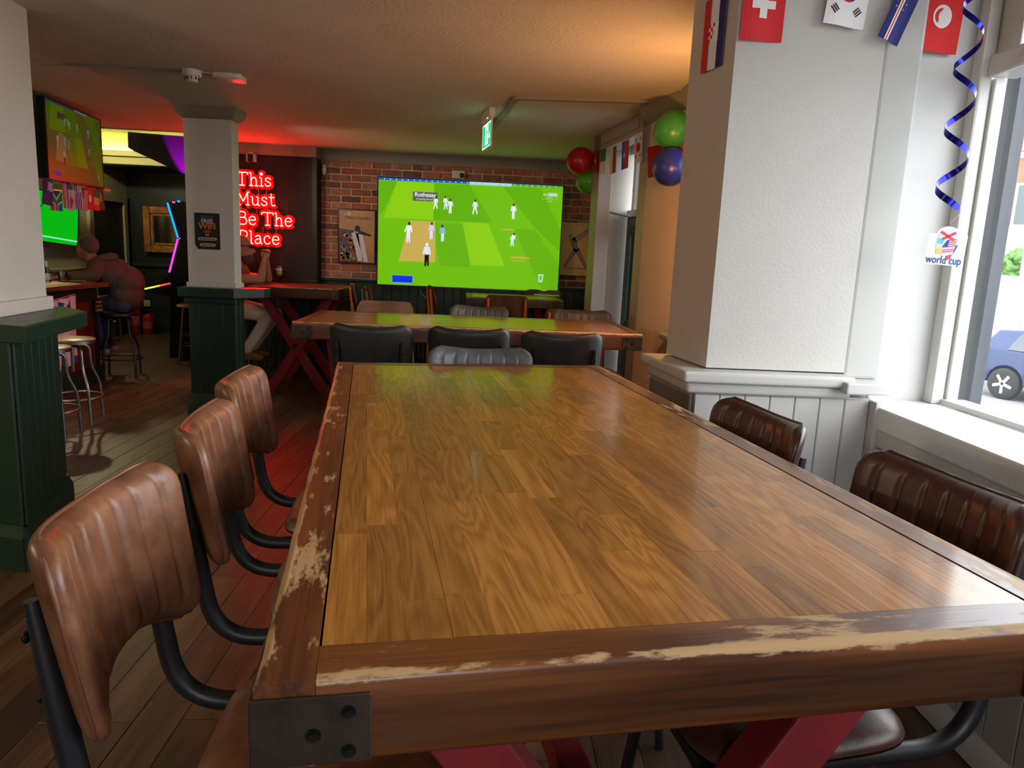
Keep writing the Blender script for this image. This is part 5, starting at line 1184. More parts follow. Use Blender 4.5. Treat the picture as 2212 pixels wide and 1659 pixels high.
MB().prism([ins[3], ins[4], ins[5], ins[6]], YA + 0.025, YA + 0.62, lambda p, q, t: Vector((p, t, q))).build('control_panel', BLKG, am)
def strip(pts, mat, r=0.011, yy=YA - 0.004): return MB().tube([Vector((p.x, yy, p.z)) for p in pts], r, 8).build('light_strip', mat, am, smooth=60)
BLU, PNK = ME('blue_led_strip', (0.0, 0.22, 1.0), 2.6), ME('pink_led_strip', (1.0, 0.03, 0.55), 2.6)
strip([py(362, 438, YA), py(384.5, 513, YA)], BLU); strip([py(384.5, 516, YA), py(366, 588, YA)], PNK)
strip([py(362, 438, YA), py(384.5, 513, YA)], BLU, 0.006, YA + 0.648); strip([py(384.5, 516, YA), py(366, 588, YA)], PNK, 0.006, YA + 0.648)
cps = [py(313 + (368 - 313) * k / 5, 624 - 12 * k / 5, YA) for k in range(6)]
for k, col in enumerate(((0.35, 0.9, 0.02), (0.9, 0.8, 0.02), (1.0, 0.4, 0.01), (1.0, 0.08, 0.02), (1.0, 0.02, 0.12))):
    strip([cps[k], cps[k + 1]], ME('rainbow_led_%d' % k, col, 2.0), 0.009)
strip([py(373, 437, YA), py(378, 437, YA)], PNK, 0.009); MB().sphere(py(386, 435, YA - 0.004), 0.014).build('light_bead', BLU, am)
MB().sphere(py(388, 515, YA - 0.004), 0.012, 0.008, 0.007).build('light_bead', ME('violet_led', (0.4, 0.05, 1.0), 2.0), am)
sp = bpy.data.lights.new('arcade_glow', 'SPOT'); sp.energy = 160; sp.color = (0.75, 0.0, 1.0); sp.spot_size = 1.0; sp.spot_blend = 0.25; sp.shadow_soft_size = 0.02
spo = bpy.data.objects.new('arcade_glow', sp); COL.objects.link(spo); spo.location = (-3.75, 9.0, 1.95); spo.rotation_euler = (math.pi - 0.35, 0.15, 0)
# ================================================================== POSTER ON THE COLUMN
wa_, wb = py(419, 459, 5.975), py(476, 540, 5.975)
pw, ph = wb.x - wa_.x, wa_.z - wb.z
wp = thing('wifi_poster', 'black free wifi poster on the white column', 'poster', ((wa_.x + wb.x) / 2, 5.979, (wa_.z + wb.z) / 2))
MB().box(-pw / 2 - .006, pw / 2 + .004, -0.002, 0, -ph / 2 - .004, ph / 2 + .004).build('backing_sheet', cm((200, 195, 190)), wp)
ps = flat(wp, 'sheet', [[(-pw / 2 + .025, -ph / 2), (pw / 2, -ph / 2), (pw / 2, ph / 2), (-pw / 2, ph / 2), (-pw / 2, -ph / 2 + .035)]], cm((30, 31, 34), 0.3), -0.0025)
def wtx(s, sz, z, col, **k): text_mesh('lettering', s, sz, cm(col), ps, (0.0, -0.0032, z * ph), (H90, 0, 0), depth=0.0, **k)
wtx('Bedford', .03, .39, (120, 118, 122)); wtx('FREE', .046, .27, (205, 195, 200), bold=0.0012); wtx('WIFI', .066, .135, (198, 130, 60), bold=0.002)
for r_ in (.016, .027, .038):
    pts = [Vector((r_ * math.sin(t), -0.003, -.075 * ph + r_ * 0.75 * math.cos(t))) for t in [(-1 + k / 5) * 1.0 for k in range(11)]]
    MB().tube(pts, 0.0026, 4).build('wifi_arc', cm((170, 115, 60)), ps)
flat(ps, 'wifi_dot', [disc2(0, -.10 * ph, .02, 14, .008)], cm((196, 110, 50)), -0.003)
for z_, wd, s_ in ((-.21, .075, 'BedfordFree'), (-.375, .062, 'Beer1664')):
    flat(ps, 'name_pill', [[(wd * math.copysign(abs(math.cos(t)) ** .35, math.cos(t)), z_ * ph + .013 * math.copysign(abs(math.sin(t)) ** .6, math.sin(t))) for t in [2 * math.pi * k / 32 for k in range(32)]]], cm((196, 165, 145)), -0.003)
    text_mesh('lettering', s_, .024, cm((35, 30, 30)), ps, (0, -0.0036, z_ * ph), (H90, 0, 0), depth=0.0, bold=0.0004)
# ================================================================== BUNTING
def flag(parent, W, H, base, shapes, M4, name='flag'):
    """flag hanging from its top edge; local x across, z down from 0; M4 places it under the bunting"""
    th = 0.0008
    NX = 8
    wav = lambda x: 0.004 * math.sin(x / W * 5.0)
    vs = []; fs = []
    for s in (0, 1):
        for i in range(NX + 1):
            x = -W / 2 + W * i / NX
            vs.append((x, wav(x) + s * th, 0)); vs.append((x, wav(x) + s * th + 0.003, -H))
    o_ = 2 * (NX + 1)
    for i in range(NX): fs += [(2 * i, 2 * i + 1, 2 * i + 3, 2 * i + 2), (o_ + 2 * i, o_ + 2 * i + 2, o_ + 2 * i + 3, o_ + 2 * i + 1)]
    fl_ = MB().add(vs, fs).build(name, cm(base, 0.7), parent, fix=False); fl_.matrix_local = M4
    for nm, col, polys in shapes:
        for side in (0, 1):
            m = MB()
            for poly in polys:
                pts = []
                # follow the wave of the cloth: cut the outline finely
                P = [Vector(p) for p in poly]; n = len(P)
                for i in range(n):
                    a_, b_ = P[i], P[(i + 1) % n]; k = max(1, int(abs(b_.x - a_.x) / 0.13))
                    for q in range(k): pts.append(a_.lerp(b_, q / k))
                off = -0.0016 if side == 0 else th + 0.0016
                m.add([((p.x - .5) * W, wav((p.x - .5) * W) + p.y * 0.003 + off, -p.y * H) for p in pts], [list(range(len(pts)))])
            m.build(nm, cm(col, 0.7), fl_, fix=False)
    return fl_
R_ = lambda a_, b_, c_, d_: [(a_, b_), (c_, b_), (c_, d_), (a_, d_)]
DI = lambda x, y, r, asp=1.0, n=20: [(x + r * math.cos(2 * math.pi * k / n), y + r * asp * math.sin(2 * math.pi * k / n)) for k in range(n)]
STAR = lambda x, y, r, asp=1.0, rot=0: [(x + (r if k % 2 == 0 else r * .4) * math.sin(rot + k * math.pi / 5), y - (r if k % 2 == 0 else r * .4) * asp * math.cos(rot + k * math.pi / 5)) for k in range(10)]
FL = {
 'swiss': ((205, 30, 40), [('white_cross', (225, 222, 220), [R_(.22, .40, .78, .52), R_(.41, .26, .59, .66)])]),
 'croatia': ((222, 222, 228), [('red_stripe', (200, 25, 30), [R_(0, 0, .33, 1)]), ('blue_stripe', (25, 25, 110), [R_(.67, 0, 1, 1)]), ('shield', (235, 235, 238), [R_(.3, .36, .7, .62)]), ('check', (205, 30, 40), [R_(.3 + .08 * i, .36 + .052 * j, .38 + .08 * i, .412 + .052 * j) for i in range(5) for j in range(5) if (i + j) % 2 == 0])]),
 'korea': ((226, 224, 226), [('red_half', (200, 30, 45), [DI(.5, .48, .24, .68)]), ('blue_half', (35, 60, 140), [[(.5 + .24 * math.cos(t), .48 - .163 * math.sin(t)) for t in [(-1 + k / 8) * H90 for k in range(17)]]]),
            ('trigram', (30, 30, 34), [[(cx + dx * .09 - dy * o - .0, cy + (dy * .09 + dx * o) * .68), (cx - dx * .09 - dy * o, cy + (-dy * .09 + dx * o) * .68), (cx - dx * .09 - dy * (o + .03), cy + (-dy * .09 + dx * (o + .03)) * .68), (cx + dx * .09 - dy * (o + .03), cy + (dy * .09 + dx * (o + .03)) * .68)] for cx, cy, dx, dy in ((.22, .22, .7, -.7), (.78, .22, .7, .7), (.22, .76, .7, .7), (.78, .76, .7, -.7)) for o in (-.07, -.015, .04)])]),
 'capeverde': ((28, 38, 110), [('white_stripe', (225, 222, 225), [R_(.28, 0, .46, 1)]), ('red_stripe', (190, 30, 45), [R_(.34, 0, .40, 1)]), ('star', (235, 200, 70), [STAR(.37 + .22 * math.cos(k * math.pi / 5), .4 + .15 * math.sin(k * math.pi / 5), .035, .7) for k in range(10)])]),
 'tunisia': ((212, 32, 34), [('white_disc', (228, 224, 224), [DI(.5, .5, .24, .68)]), ('crescent', (205, 30, 34), [DI(.48, .5, .17, .68)]), ('inner_disc', (228, 224, 224), [DI(.535, .5, .135, .68)]), ('red_star', (205, 30, 34), [STAR(.54, .5, .10, .68)])]),
 'england': ((226, 224, 226), [('red_band', (215, 40, 40), [R_(0, 0, .5, 1)])]),
 'newzealand': ((60, 36, 110), [('union_white', (210, 190, 210), [[(0.45, .05), (.52, .05), (1, .36), (1, .42), (.95, .42), (.45, .1)], [(1, .05), (.93, .05), (.45, .36), (.45, .42), (.52, .42), (1, .12)], R_(.68, .03, .80, .44), R_(.45, .19, 1, .29)]), ('union_red', (200, 50, 80), [R_(.71, .03, .77, .44), R_(.45, .215, 1, .265)]), ('star', (200, 60, 90), [STAR(.3, .7, .06, .6), STAR(.7, .62, .05, .6), STAR(.5, .85, .05, .6), STAR(.8, .8, .05, .6)])]),
 'southafrica': ((40, 110, 80), [('red_field', (200, 60, 80), [[(0, .55), (.36, .72), (.36, 1), (0, 1)]]), ('blue_field', (60, 90, 160), [[(1, .55), (.64, .72), (.64, 1), (1, 1)]]), ('white_edge', (215, 205, 210), [[(.0, .46), (.42, .66), (.42, 1), (.34, 1), (.34, .72), (0, .55)], [(1, .46), (.58, .66), (.58, 1), (.66, 1), (.66, .72), (1, .55)], [(0, 0), (.1, 0), (.5, .38), (.9, 0), (1, 0), (.5, .5)]]), ('dark_wedge', (26, 60, 70), [[(.18, 0), (.82, 0), (.5, .3)]])]),
 'holland': ((220, 180, 190), [('blue_band', (70, 80, 170), [R_(.55, 0, 1, 1)]), ('pink_band', (215, 120, 130), [R_(0, 0, .28, 1)])]),
 'japan': ((212, 196, 205), [('red_disc', (200, 40, 60), [DI(.5, .55, .3, .62)])]),
 'uruguay': ((215, 196, 205), [('blue_stripe', (60, 60, 150), [R_(.12 + .22 * k, .3 if k > 1 else 0, .23 + .22 * k, 1) for k in range(4)]), ('sun', (215, 160, 90), [DI(.75, .16, .16, .6)])]),
 'usa': ((222, 200, 205), [('red_stripe', (205, 60, 75), [R_(.03 + .154 * k, 0, .1 + .154 * k, 1) for k in range(7)]), ('canton', (70, 80, 150), [R_(0, 0, .5, .42)])]),
 'senegal': ((205, 170, 90), [('green_band', (40, 110, 70), [R_(0, 0, 1, .36)]), ('red_band', (200, 50, 60), [R_(0, .72, 1, 1)])]),
 'saudi': ((78, 66, 58), [('script', (190, 165, 150), [R_(.44, .2, .58, .62), R_(.66, .28, .72, .58)])]),
 'algeria': ((222, 222, 226), [('green_band', (40, 120, 70), [R_(0, 0, 1, .5)]), ('red_star', (200, 40, 50), [STAR(.5, .42, .16, .5)])]),
 'colombia': ((232, 216, 60), [('blue_band', (50, 60, 170), [R_(.52, 0, .76, 1)]), ('red_band', (215, 50, 55), [R_(.76, 0, 1, 1)])]),
 'haiti': ((60, 90, 200), [('red_band', (220, 50, 55), [R_(.5, 0, 1, 1)]), ('white_panel', (230, 230, 235), [R_(.36, .42, .64, .6)])]),
 'red': ((170, 22, 28), [('yellow_mark', (215, 150, 40), [DI(.5, .5, .14, .6)])]),
}
FLAGN = {'swiss': 'red_flag'}
def place_flag(bunt, kind, P, W, H, yaw, roll=0.0, pitch=0.0):
    b_, s_ = FL[kind]
    return flag(bunt, W, H, b_, s_, TR(*P) @ RZm(yaw) @ RYm(roll) @ RXm(pitch))
STRING = M('bunting_string', (0.5, 0.45, 0.43), 0.7)
# along the bulkhead
bu = thing('flag_bunting', 'string of small national flags under the bar bulkhead', 'bunting', (0, 0, 0), 0, 'flag buntings')
XB = -3.45
def bp(u, v): return px(u, v, XB)
path = [Vector((XB, y_, 1.864)) for y_ in (5.4, 5.9, 6.4, 6.87)]
MB().tube(path, 0.002, 5).build('string', STRING, bu)
for kind, u, top, bot, wpx, rl, dx in (('newzealand', 103, 379, 433, 21, 0.10, 0.0), ('southafrica', 118, 412, 455, 24, 0.0, -0.02), ('holland', 141, 386, 440, 13, -0.06, 0.0), ('japan', 151.5, 411, 455, 14, 0.06, -0.02),
                                       ('uruguay', 165, 392, 444, 17, -0.08, 0.0), ('usa', 179, 411, 455, 14, 0.08, -0.02), ('tunisia', 192, 399, 448, 16, -0.05, 0.0), ('senegal', 204.5, 411, 454, 12, 0.05, -0.02), ('saudi', 215, 405, 451, 15, -0.05, 0.0)):
    A_ = bp(u, top); B_ = bp(u, bot); H_ = A_.z - B_.z; yl, yr = bp(u - wpx / 2, top).y, bp(u + wpx / 2, top).y
    wdt = min(0.14, max(0.085, (yr - yl) * 0.8))
    place_flag(bu, kind, (XB - dx * 0.5, A_.y, min(A_.z, 1.862)), wdt, H_, H90 - 0.25, rl)
# across the door bay
bd = thing('flag_bunting', 'string of national flags across the door opening', 'bunting', (0, 0, 0), 0, 'flag buntings')
fN = Vector((-math.cos(ang - H90), -math.sin(ang - H90), 0))
def bay_pt(u, v):   # pixel ray on the plane of the bay front, 3 cm proud
    r = ray(u, v); n_ = fN; c0 = Vector((1.077, 5.22, 0)) + fN * 0.03
    t = (c0.x * n_.x + c0.y * n_.y) / (r.x * n_.x + r.y * n_.y); return Vector((r.x * t, r.y * t, CAM_H + r.z * t))
MB().tube([bay_pt(1284, 322), bay_pt(1320, 318), bay_pt(1380, 287), bay_pt(1403, 272), Vector((1.08, 4.95, 2.2)), Vector((1.15, 4.5, 2.24))], 0.002, 5).build('string', STRING, bd)
byaw = ang + math.pi
for kind, u, top, bot, wd in (('red', 1286.5, 323, 373, .10), ('algeria', 1303, 322, 375, .12), ('colombia', 1325, 318, 374, .13), ('haiti', 1351, 304, 364, .13), ('korea', 1380, 287, 351, .13)):
    A_, B_ = bay_pt(u, top), bay_pt(u, bot); place_flag(bd, kind, A_, wd, A_.z - B_.z, byaw, -0.06)
place_flag(bd, 'red', (1.075, 4.93, 2.20), .14, .20, math.radians(-55), -0.1)
place_flag(bd, 'england', (1.165, 4.45, 2.22), .14, .20, math.radians(-70), 0.05)
# over the pillar and the window
bw = thing('flag_bunting', 'string of large national flags over the right pillar and window', 'bunting', (0, 0, 0), 0, 'flag buntings')
YP = 2.462
def fr(u, v, y=YP): return py(u, v, y)
s1, s2 = fr(1597, 86), fr(1690, 86); wd = s2.x - s1.x; hh = wd * 1.45
place_flag(bw, 'swiss', (s1.x + wd / 2, YP, s1.z + hh), wd, hh, 0, 0.0)
k1 = fr(1832, 62); place_flag(bw, 'korea', (k1.x - 0.005, YP - 0.01, k1.z + .205), .135, .205, 0.0, 0.10, -0.05)
v1 = fr(1893, 85); place_flag(bw, 'capeverde', (v1.x + 0.095, YP - 0.02, v1.z + .18), .075, .205, 0.0, 0.36, -0.05)
cr = Vector((0.742, 2.62, 2.345)); place_flag(bw, 'croatia', cr, .15, .235, math.atan2(FB.y - FA.y, FB.x - FA.x) + math.pi, 0.02)
tu = py(1985, 117, 2.56); tu2 = py(2048, 117, 2.56); place_flag(bw, 'tunisia', ((tu.x + tu2.x) / 2 + 0.0, 2.53, tu.z + .225), .142, .225, 0.0, 0.04, 0.0)
en = py(2192, 35, 2.2); place_flag(bw, 'england', (1.60, 2.20, en.z + .21), .14, .22, 0.35, -0.1)
MB().tube([(0.735, 2.72, 2.36), (0.765, 2.46, 2.36), (s1.x, YP + 0.003, 2.375), (k1.x, YP + 0.003, k1.z + .205), (1.24, YP, 2.40), (1.36, 2.52, 2.36), (1.50, 2.5, 2.36), (1.60, 2.2, en.z + .212)], 0.002, 5).build('string', STRING, bw)
# ================================================================== BALLOONS
def balloon(label, p, r, col, neck):
    t = thing('balloon', label, 'balloon', p, 0, 'party balloons')
    prof = []
    for k in range(17):
        a_ = -H90 + math.pi * k / 16; z = math.sin(a_) * r * 1.1; rr_ = math.cos(a_) * r * (1 if z > 0 else 1 - 0.10 * (z / (1.1 * r)) ** 2); prof.append((max(rr_, 0.0005), z))
    n_ = Vector(neck).normalized(); q = Vector((0, 0, -1)).rotation_difference(n_).to_matrix().to_4x4()
    MB().lathe(prof, 28, mt=q).build('skin', M('balloon_%s' % label.split()[0], lin(col), 0.33, spec=0.5), t, smooth=60)
    MB().lathe([(0.012, -r * 1.1 - 0.014), (0.004, -r * 1.1 + 0.002)], 12, mt=q).build('knot', MC['balloon_%s' % label.split()[0]], t)
bgp = py(1455, 281, 4.55); balloon('green balloon above the blue one, beside the pillar', bgp, 0.115, (62, 150, 66), (0.5, 0.3, 0.25))
bbp = py(1449, 359, 4.5); balloon('blue balloon below the green one, beside the pillar', bbp, 0.112, (35, 50, 150), (0.3, 0.5, 0.8))
balloon('crimson balloon at the corner above the television', py(1254, 347, 6.45), 0.114, (165, 8, 26), (0.8, 0.3, 0.3))
balloon('lime green balloon under the crimson one', py(1272, 390, 6.62), 0.115, (80, 165, 40), (0.4, 0.6, 0.5))
text_mesh('lettering', 'cup', .05, cm((190, 150, 140)), [o for o in bpy.data.objects if o.name.startswith('balloon') and o.get('label', '').startswith('blue')][0], (0.082, -0.078, -0.01), (H90, 0.5, 0.75), depth=0.0002)
# ================================================================== SPIRAL DECORATION WITH TAG
FOIL = M('blue_foil_ribbon', (0.014, 0.016, 0.26), 0.18, metal=0.8)
XS = 1.43
pt0, pt1 = px(2112, -30, XS), px(2046, 452, XS)
sp_ = thing('foil_spiral', 'blue foil spiral hanging in the window with a world cup tag', 'decoration', (0, 0, 0))
N = 120; vs = []; turns = 3.7
for i in range(N + 1):
    t = i / N; c_ = pt0.lerp(pt1, t); a_ = 2 * math.pi * turns * t + 0.6
    rr_ = 0.030 + 0.010 * t; wv_ = 0.007 + 0.003 * t
    p = Vector((c_.x + rr_ * math.cos(a_), c_.y + rr_ * math.sin(a_), c_.z))
    d = Vector((-math.sin(a_) * rr_ * 2 * math.pi * turns, math.cos(a_) * rr_ * 2 * math.pi * turns, (pt1 - pt0).z)).normalized()
    nrm = Vector((math.cos(a_), math.sin(a_), 0)); wdir = d.cross(nrm).normalized()
    for s in (0, 1):
        vs.append(p - wdir * wv_ + nrm * 0.0005 * s); vs.append(p + wdir * wv_ + nrm * 0.0005 * s)
fs = []
for i in range(N):
    a_ = i * 4; fs += [(a_, a_ + 1, a_ + 5, a_ + 4), (a_ + 2, a_ + 6, a_ + 7, a_ + 3)]
MB().add(vs, fs).build('ribbon', FOIL, sp_, smooth=60, fix=False)
lastp = Vector(vs[-2]); tagc = px(2044, 531, XS)
MB().tube(arc([lastp, lastp + Vector((0.006, 0, -0.02)), tagc + Vector((0.002, 0, 0.07))], 0.015), 0.0007, 5).build('loop_string', WPLAST, sp_)
tg_ = bpy.data.objects.new('hanging_tag', None)
def tag_mesh():
    out = []
    w_, h_ = 0.055, 0.0475
    pts = [(-w_, -h_ - .012), (w_, -h_ - .012), (w_, h_ - .012)]
    pts += [(0.032 * math.cos(t), h_ - .012 + 0.024 * math.sin(t)) for t in [k * math.pi / 14 for k in range(15)]]
    pts += [(-w_, h_ - .012)]
    return pts
tyaw = math.atan2(-tagc.x, tagc.y) * 0.55
to = MB().prism(tag_mesh(), -0.0008, 0.0008, lambda p, q, t: Vector((p, t, q))).build('hanging_tag', M('tag_white', (0.88, 0.88, 0.88), 0.5), sp_, loc=tagc, rot=(0, 0.05, tyaw))
TW = lambda nm, polys, col, y=-0.0013: flat(to, nm, polys, cm(col), y)
TW('ball', [disc2(0, .008, .031, 24, .042)], (214, 222, 234))
TW('ball_panel', [limb(-.022, .042, .018, .018, .004, .004), limb(.02, .042, -.016, .018, .004, .004)], (222, 80, 90), -0.0016)
TW('ball_panel', [[(-.012, -.006), (.0, .018), (.006, .018), (.004, -.004)]], (60, 80, 165), -0.0018)
TW('ball_stripe', [[(.004, -.004 + .0065 * k), (.026, .0 + .0065 * k), (.026, .003 + .0065 * k), (.004, -.001 + .0065 * k)] for k in range(4)] + [[(-.01, -.022 + .006 * k), (.024, -.016 + .006 * k), (.024, -.013 + .006 * k), (-.01, -.019 + .006 * k)] for k in range(2)], (214, 90, 104), -0.0018)
TW('ball_panel', [[(-.028, .006), (-.012, .004), (-.01, .02), (-.026, .022)]], (110, 205, 225), -0.0016)
TW('ball_panel', [[(-.028, -.008), (-.012, -.008), (-.008, -.026), (-.026, -.028)]], (244, 210, 120), -0.0016)
TW('ball_panel', [[(.006, -.03), (.02, -.024), (.018, -.04), (.002, -.046)]], (226, 90, 95), -0.0016)
TW('ball_panel', [[(.022, -.03), (.031, -.0), (.031, .006), (.026, .002)]], (70, 90, 180), -0.0016)
text_mesh('lettering', 'world cup', .034, cm((60, 95, 165)), to, (0, -0.0018, -.045), (H90, 0, 0), depth=0.0, bold=0.0005, sx=0.72)
# ================================================================== SMALL THINGS ON TABLES
bp0 = Vector((-2.215, 7.80, 1.05)); bg_ = thing('beer_glass', 'tulip glass of amber beer with pink-lit foam on the high table', 'glass', bp0)
MB().lathe([(0.034, 0), (0.034, 0.004), (0.007, 0.012), (0.007, 0.03), (0.03, 0.045), (0.05, 0.075), (0.052, 0.095), (0.045, 0.135), (0.039, 0.175), (0.037, 0.175), (0.043, 0.135), (0.049, 0.095), (0.047, 0.075), (0.028, 0.049), (0.003, 0.036)], 28).build('glass_body', gm, bg_, smooth=50)
MB().lathe([(0.0, 0.038), (0.027, 0.05), (0.046, 0.076), (0.048, 0.095), (0.0445, 0.122)], 28).build('beer', M('amber_beer', (0.75, 0.24, 0.04), 0.1, trans=0.2, ior=1.1), bg_, smooth=50)
MB().lathe([(0.0445, 0.122), (0.0415, 0.146), (0.0, 0.148)], 28).build('foam', M('beer_foam', (0.75, 0.66, 0.6), 0.8), bg_, smooth=50)
mn = pz(1170, 637, TT - 0.01)
tag(MB().box(-0.14, 0.14, -0.08, 0.10, 0, 0.003).build('paper_menu', cm((225, 225, 228)), loc=(mn.x + 0.05, mn.y - 0.05, TT - 0.0095), rot=(0, 0, -0.1)), 'white paper menu lying on the table under the television', 'menu')
rd = thing('radiator', 'dark green ribbed radiator against the back wall panelling', 'radiator', (-0.62, 8.12, 0))
for k in range(16): MB().box(-0.4 + k * 0.05, -0.4 + k * 0.05 + 0.038, -0.04, 0.03, 0.22, 0.78).build('column', MC['back_wainscot_green'], rd, bevel=0.01)
MB().box(-0.41, 0.4, -0.02, 0.01, 0.26, 0.3).box(-0.41, 0.4, -0.02, 0.01, 0.70, 0.74).build('manifold', MC['back_wainscot_green'], rd)
MB().box(-0.36, -0.34, -0.02, 0.01, 0, 0.22).build('foot', MC['back_wainscot_green'], rd); MB().box(0.34, 0.36, -0.02, 0.01, 0, 0.22).build('foot', MC['back_wainscot_green'], rd)
# picture edge by the curved wall, wall lamp behind the pillar
pe = thing('wall_picture', 'narrow brown-framed picture on the cream wall beside the pillar', 'picture', (1.18, 4.30, 1.55))
MB().box(-0.012, 0.012, -0.12, 0.12, -0.17, 0.17).build('frame', M('brown_frame', (0.14, 0.06, 0.03), 0.4), pe, bevel=0.004)
MB().box(-0.014, -0.012, -0.1, 0.1, -0.15, 0.15).build('print', cm((190, 160, 130)), pe)
def lamp(label, p, power, col, outw=Vector((-1, 0, 0)), r=0.05):
    t = thing('wall_lamp', label, 'lamp', p, 0, 'warm globe lamps')
    BR = M('brass', (0.5, 0.33, 0.12), 0.3, metal=1.0)
    MB().lathe([(0.05, 0), (0.05, 0.012), (0.02, 0.02)], 20, mt=Vector((0, 0, 1)).rotation_difference(outw).to_matrix().to_4x4()).build('rose', BR, t, smooth=40)
    MB().tube([(0, 0, 0), outw * 0.09, outw * 0.10 + Vector((0, 0, -0.03))], 0.008, 8).build('arm', BR, t, smooth=50)
    MB().sphere(outw * 0.10 + Vector((0, 0, -0.07)), r).build('globe', ME('warm_globe', (1.0, 0.55, 0.2), 6.0), t, smooth=60)
    pt = point('lamp_light', Vector(p) + outw * (0.10 + r + 0.02) + Vector((0, 0, -0.07)), power, col, 0.05); return t
hl = thing('pendant_lamp', 'warm globe pendant behind the right pillar', 'lamp', (1.02, 3.52, CZ), 0, 'warm globe lamps')
MB().lathe([(.05, 0), (.05, -.015), (.01, -.03)], 18).build('rose', BLACK, hl, smooth=40)
MB().tube([(0, 0, -.02), (0, 0, -.5)], .004, 6).build('flex', BLACK, hl)
MB().sphere((0, 0, -.56), .06).build('globe', ME('warm_globe', (1.0, 0.55, 0.2), 6.0), hl, smooth=60)
point('lamp_light', (1.02, 3.60, CZ - .65), 26, (1.0, 0.42, 0.12), .05)
# ================================================================== PEOPLE
def person(label, prims, mats, voxel=0.009, smooth=5):
    """one continuous body: tapered limbs and rounded masses fused by a voxel remesh; prims = (material, p0, p1, r0, r1) or (material, centre, radii)"""
    m = MB()
    for pr_ in prims:
        if len(pr_) == 5:
            _, p0, p1, r0, r1 = pr_; p0, p1 = Vector(p0), Vector(p1)
            n = 5; m.tube([p0.lerp(p1, k / n) for k in range(n + 1)], [r0 + (r1 - r0) * k / n for k in range(n + 1)], 16)
            m.sphere(p0, r0, nu=16, nv=10); m.sphere(p1, r1, nu=16, nv=10)
        else:
            _, c_, r_ = pr_; m.sphere(c_, *r_, nu=20, nv=14)
    me = m.mesh('body_src'); o = bpy.data.objects.new('body_src', me); COL.objects.link(o)
    md = o.modifiers.new('fuse', 'REMESH'); md.mode = 'VOXEL'; md.voxel_size = voxel
    s_ = o.modifiers.new('soften', 'SMOOTH'); s_.factor = 0.5; s_.iterations = smooth
    dg = bpy.context.evaluated_depsgraph_get(); ev = bpy.data.meshes.new_from_object(o.evaluated_get(dg)); bpy.data.objects.remove(o)
    for x in mats: ev.materials.append(x)
    def dist(p, pr_):
        if len(pr_) == 5:
            _, a_, b_, r0, r1 = pr_; a_, b_ = Vector(a_), Vector(b_); d = b_ - a_; t = max(0, min(1, (p - a_).dot(d) / max(1e-9, d.length_squared)))
            return (p - a_ - d * t).length - (r0 + (r1 - r0) * t)
        _, c_, r_ = pr_; q = p - Vector(c_); r3 = r_ if len(r_) == 3 else (r_[0],) * 3
        k = math.sqrt((q.x / r3[0]) ** 2 + (q.y / r3[1]) ** 2 + (q.z / r3[2]) ** 2); return (k - 1) * min(r3)
    for poly in ev.polygons:
        c_ = poly.center; poly.material_index = min(prims, key=lambda q: dist(c_, q))[0]
    ev.shade_smooth()
    t = thing('person', label, 'person')
    ev.name = 'body'; link('body', ev, t); return t
SKIN = M('skin', (0.42, 0.2, 0.13), 0.5, var=(20, 0.08)); SKIN2 = M('skin_weathered', (0.36, 0.17, 0.11), 0.5, var=(20, 0.1))
TEE = M('olive_tshirt', (0.10, 0.11, 0.035), 0.8, var=(8, 0.1)); TROU = M('off_white_trousers', (0.55, 0.52, 0.48), 0.8, var=(10, 0.06), bump=(18, 0.4, 0.01)); SHOE = M('brown_suede', (0.14, 0.06, 0.025), 0.8)
BEARD = M('grey_brown_beard', (0.11, 0.065, 0.045), 0.9, var=(60, 0.5), bump=(150, 0.8, 0.004)); HOOD = M('brown_grey_hoodie', (0.105, 0.07, 0.06), 0.9, var=(12, 0.12), bump=(14, 0.5, 0.012)); JEAN = M('dark_blue_jeans', (0.06, 0.055, 0.12), 0.8, var=(12, 0.15)); HAIR = M('cropped_grey_hair', (0.11, 0.08, 0.06), 0.9, var=(80, 0.4))
def hand(prims, mi, wrist, palm, fdir, side, up, L=0.085, curl=0.5, r=0.0095):
    """five separate fingers from the palm, curling towards up"""
    w_, p_ = Vector(wrist), Vector(palm); f = Vector(fdir).normalized(); s = Vector(side).normalized(); u = Vector(up).normalized()
    prims.append((mi, w_, p_, 0.024, 0.026)); prims.append((mi, p_ - s * 0.02, p_ + s * 0.02, 0.02, 0.02))
    for k, ln in enumerate((0.85, 1.0, 0.95, 0.72)):
        b_ = p_ + s * (-0.030 + 0.020 * k) + f * 0.022; l1 = L * ln
        q1 = b_ + (f * math.cos(curl * .5) + u * math.sin(curl * .5)) * l1 * .45; q2 = q1 + (f * math.cos(curl * 1.6) + u * math.sin(curl * 1.6)) * l1 * .32; q3 = q2 + (f * math.cos(curl * 2.5) + u * math.sin(curl * 2.5)) * l1 * .25
        prims += [(mi, b_, q1, r, r * .95), (mi, q1, q2, r * .95, r * .9), (mi, q2, q3, r * .9, r * .8)]
    b_ = p_ - s * 0.03 - f * 0.012; q1 = b_ - s * 0.018 + f * 0.03 + u * 0.012; q2 = q1 + f * 0.028 + s * 0.008 + u * 0.01
    prims += [(mi, b_, q1, r * 1.15, r * 1.05), (mi, q1, q2, r * 1.05, r * .85)]
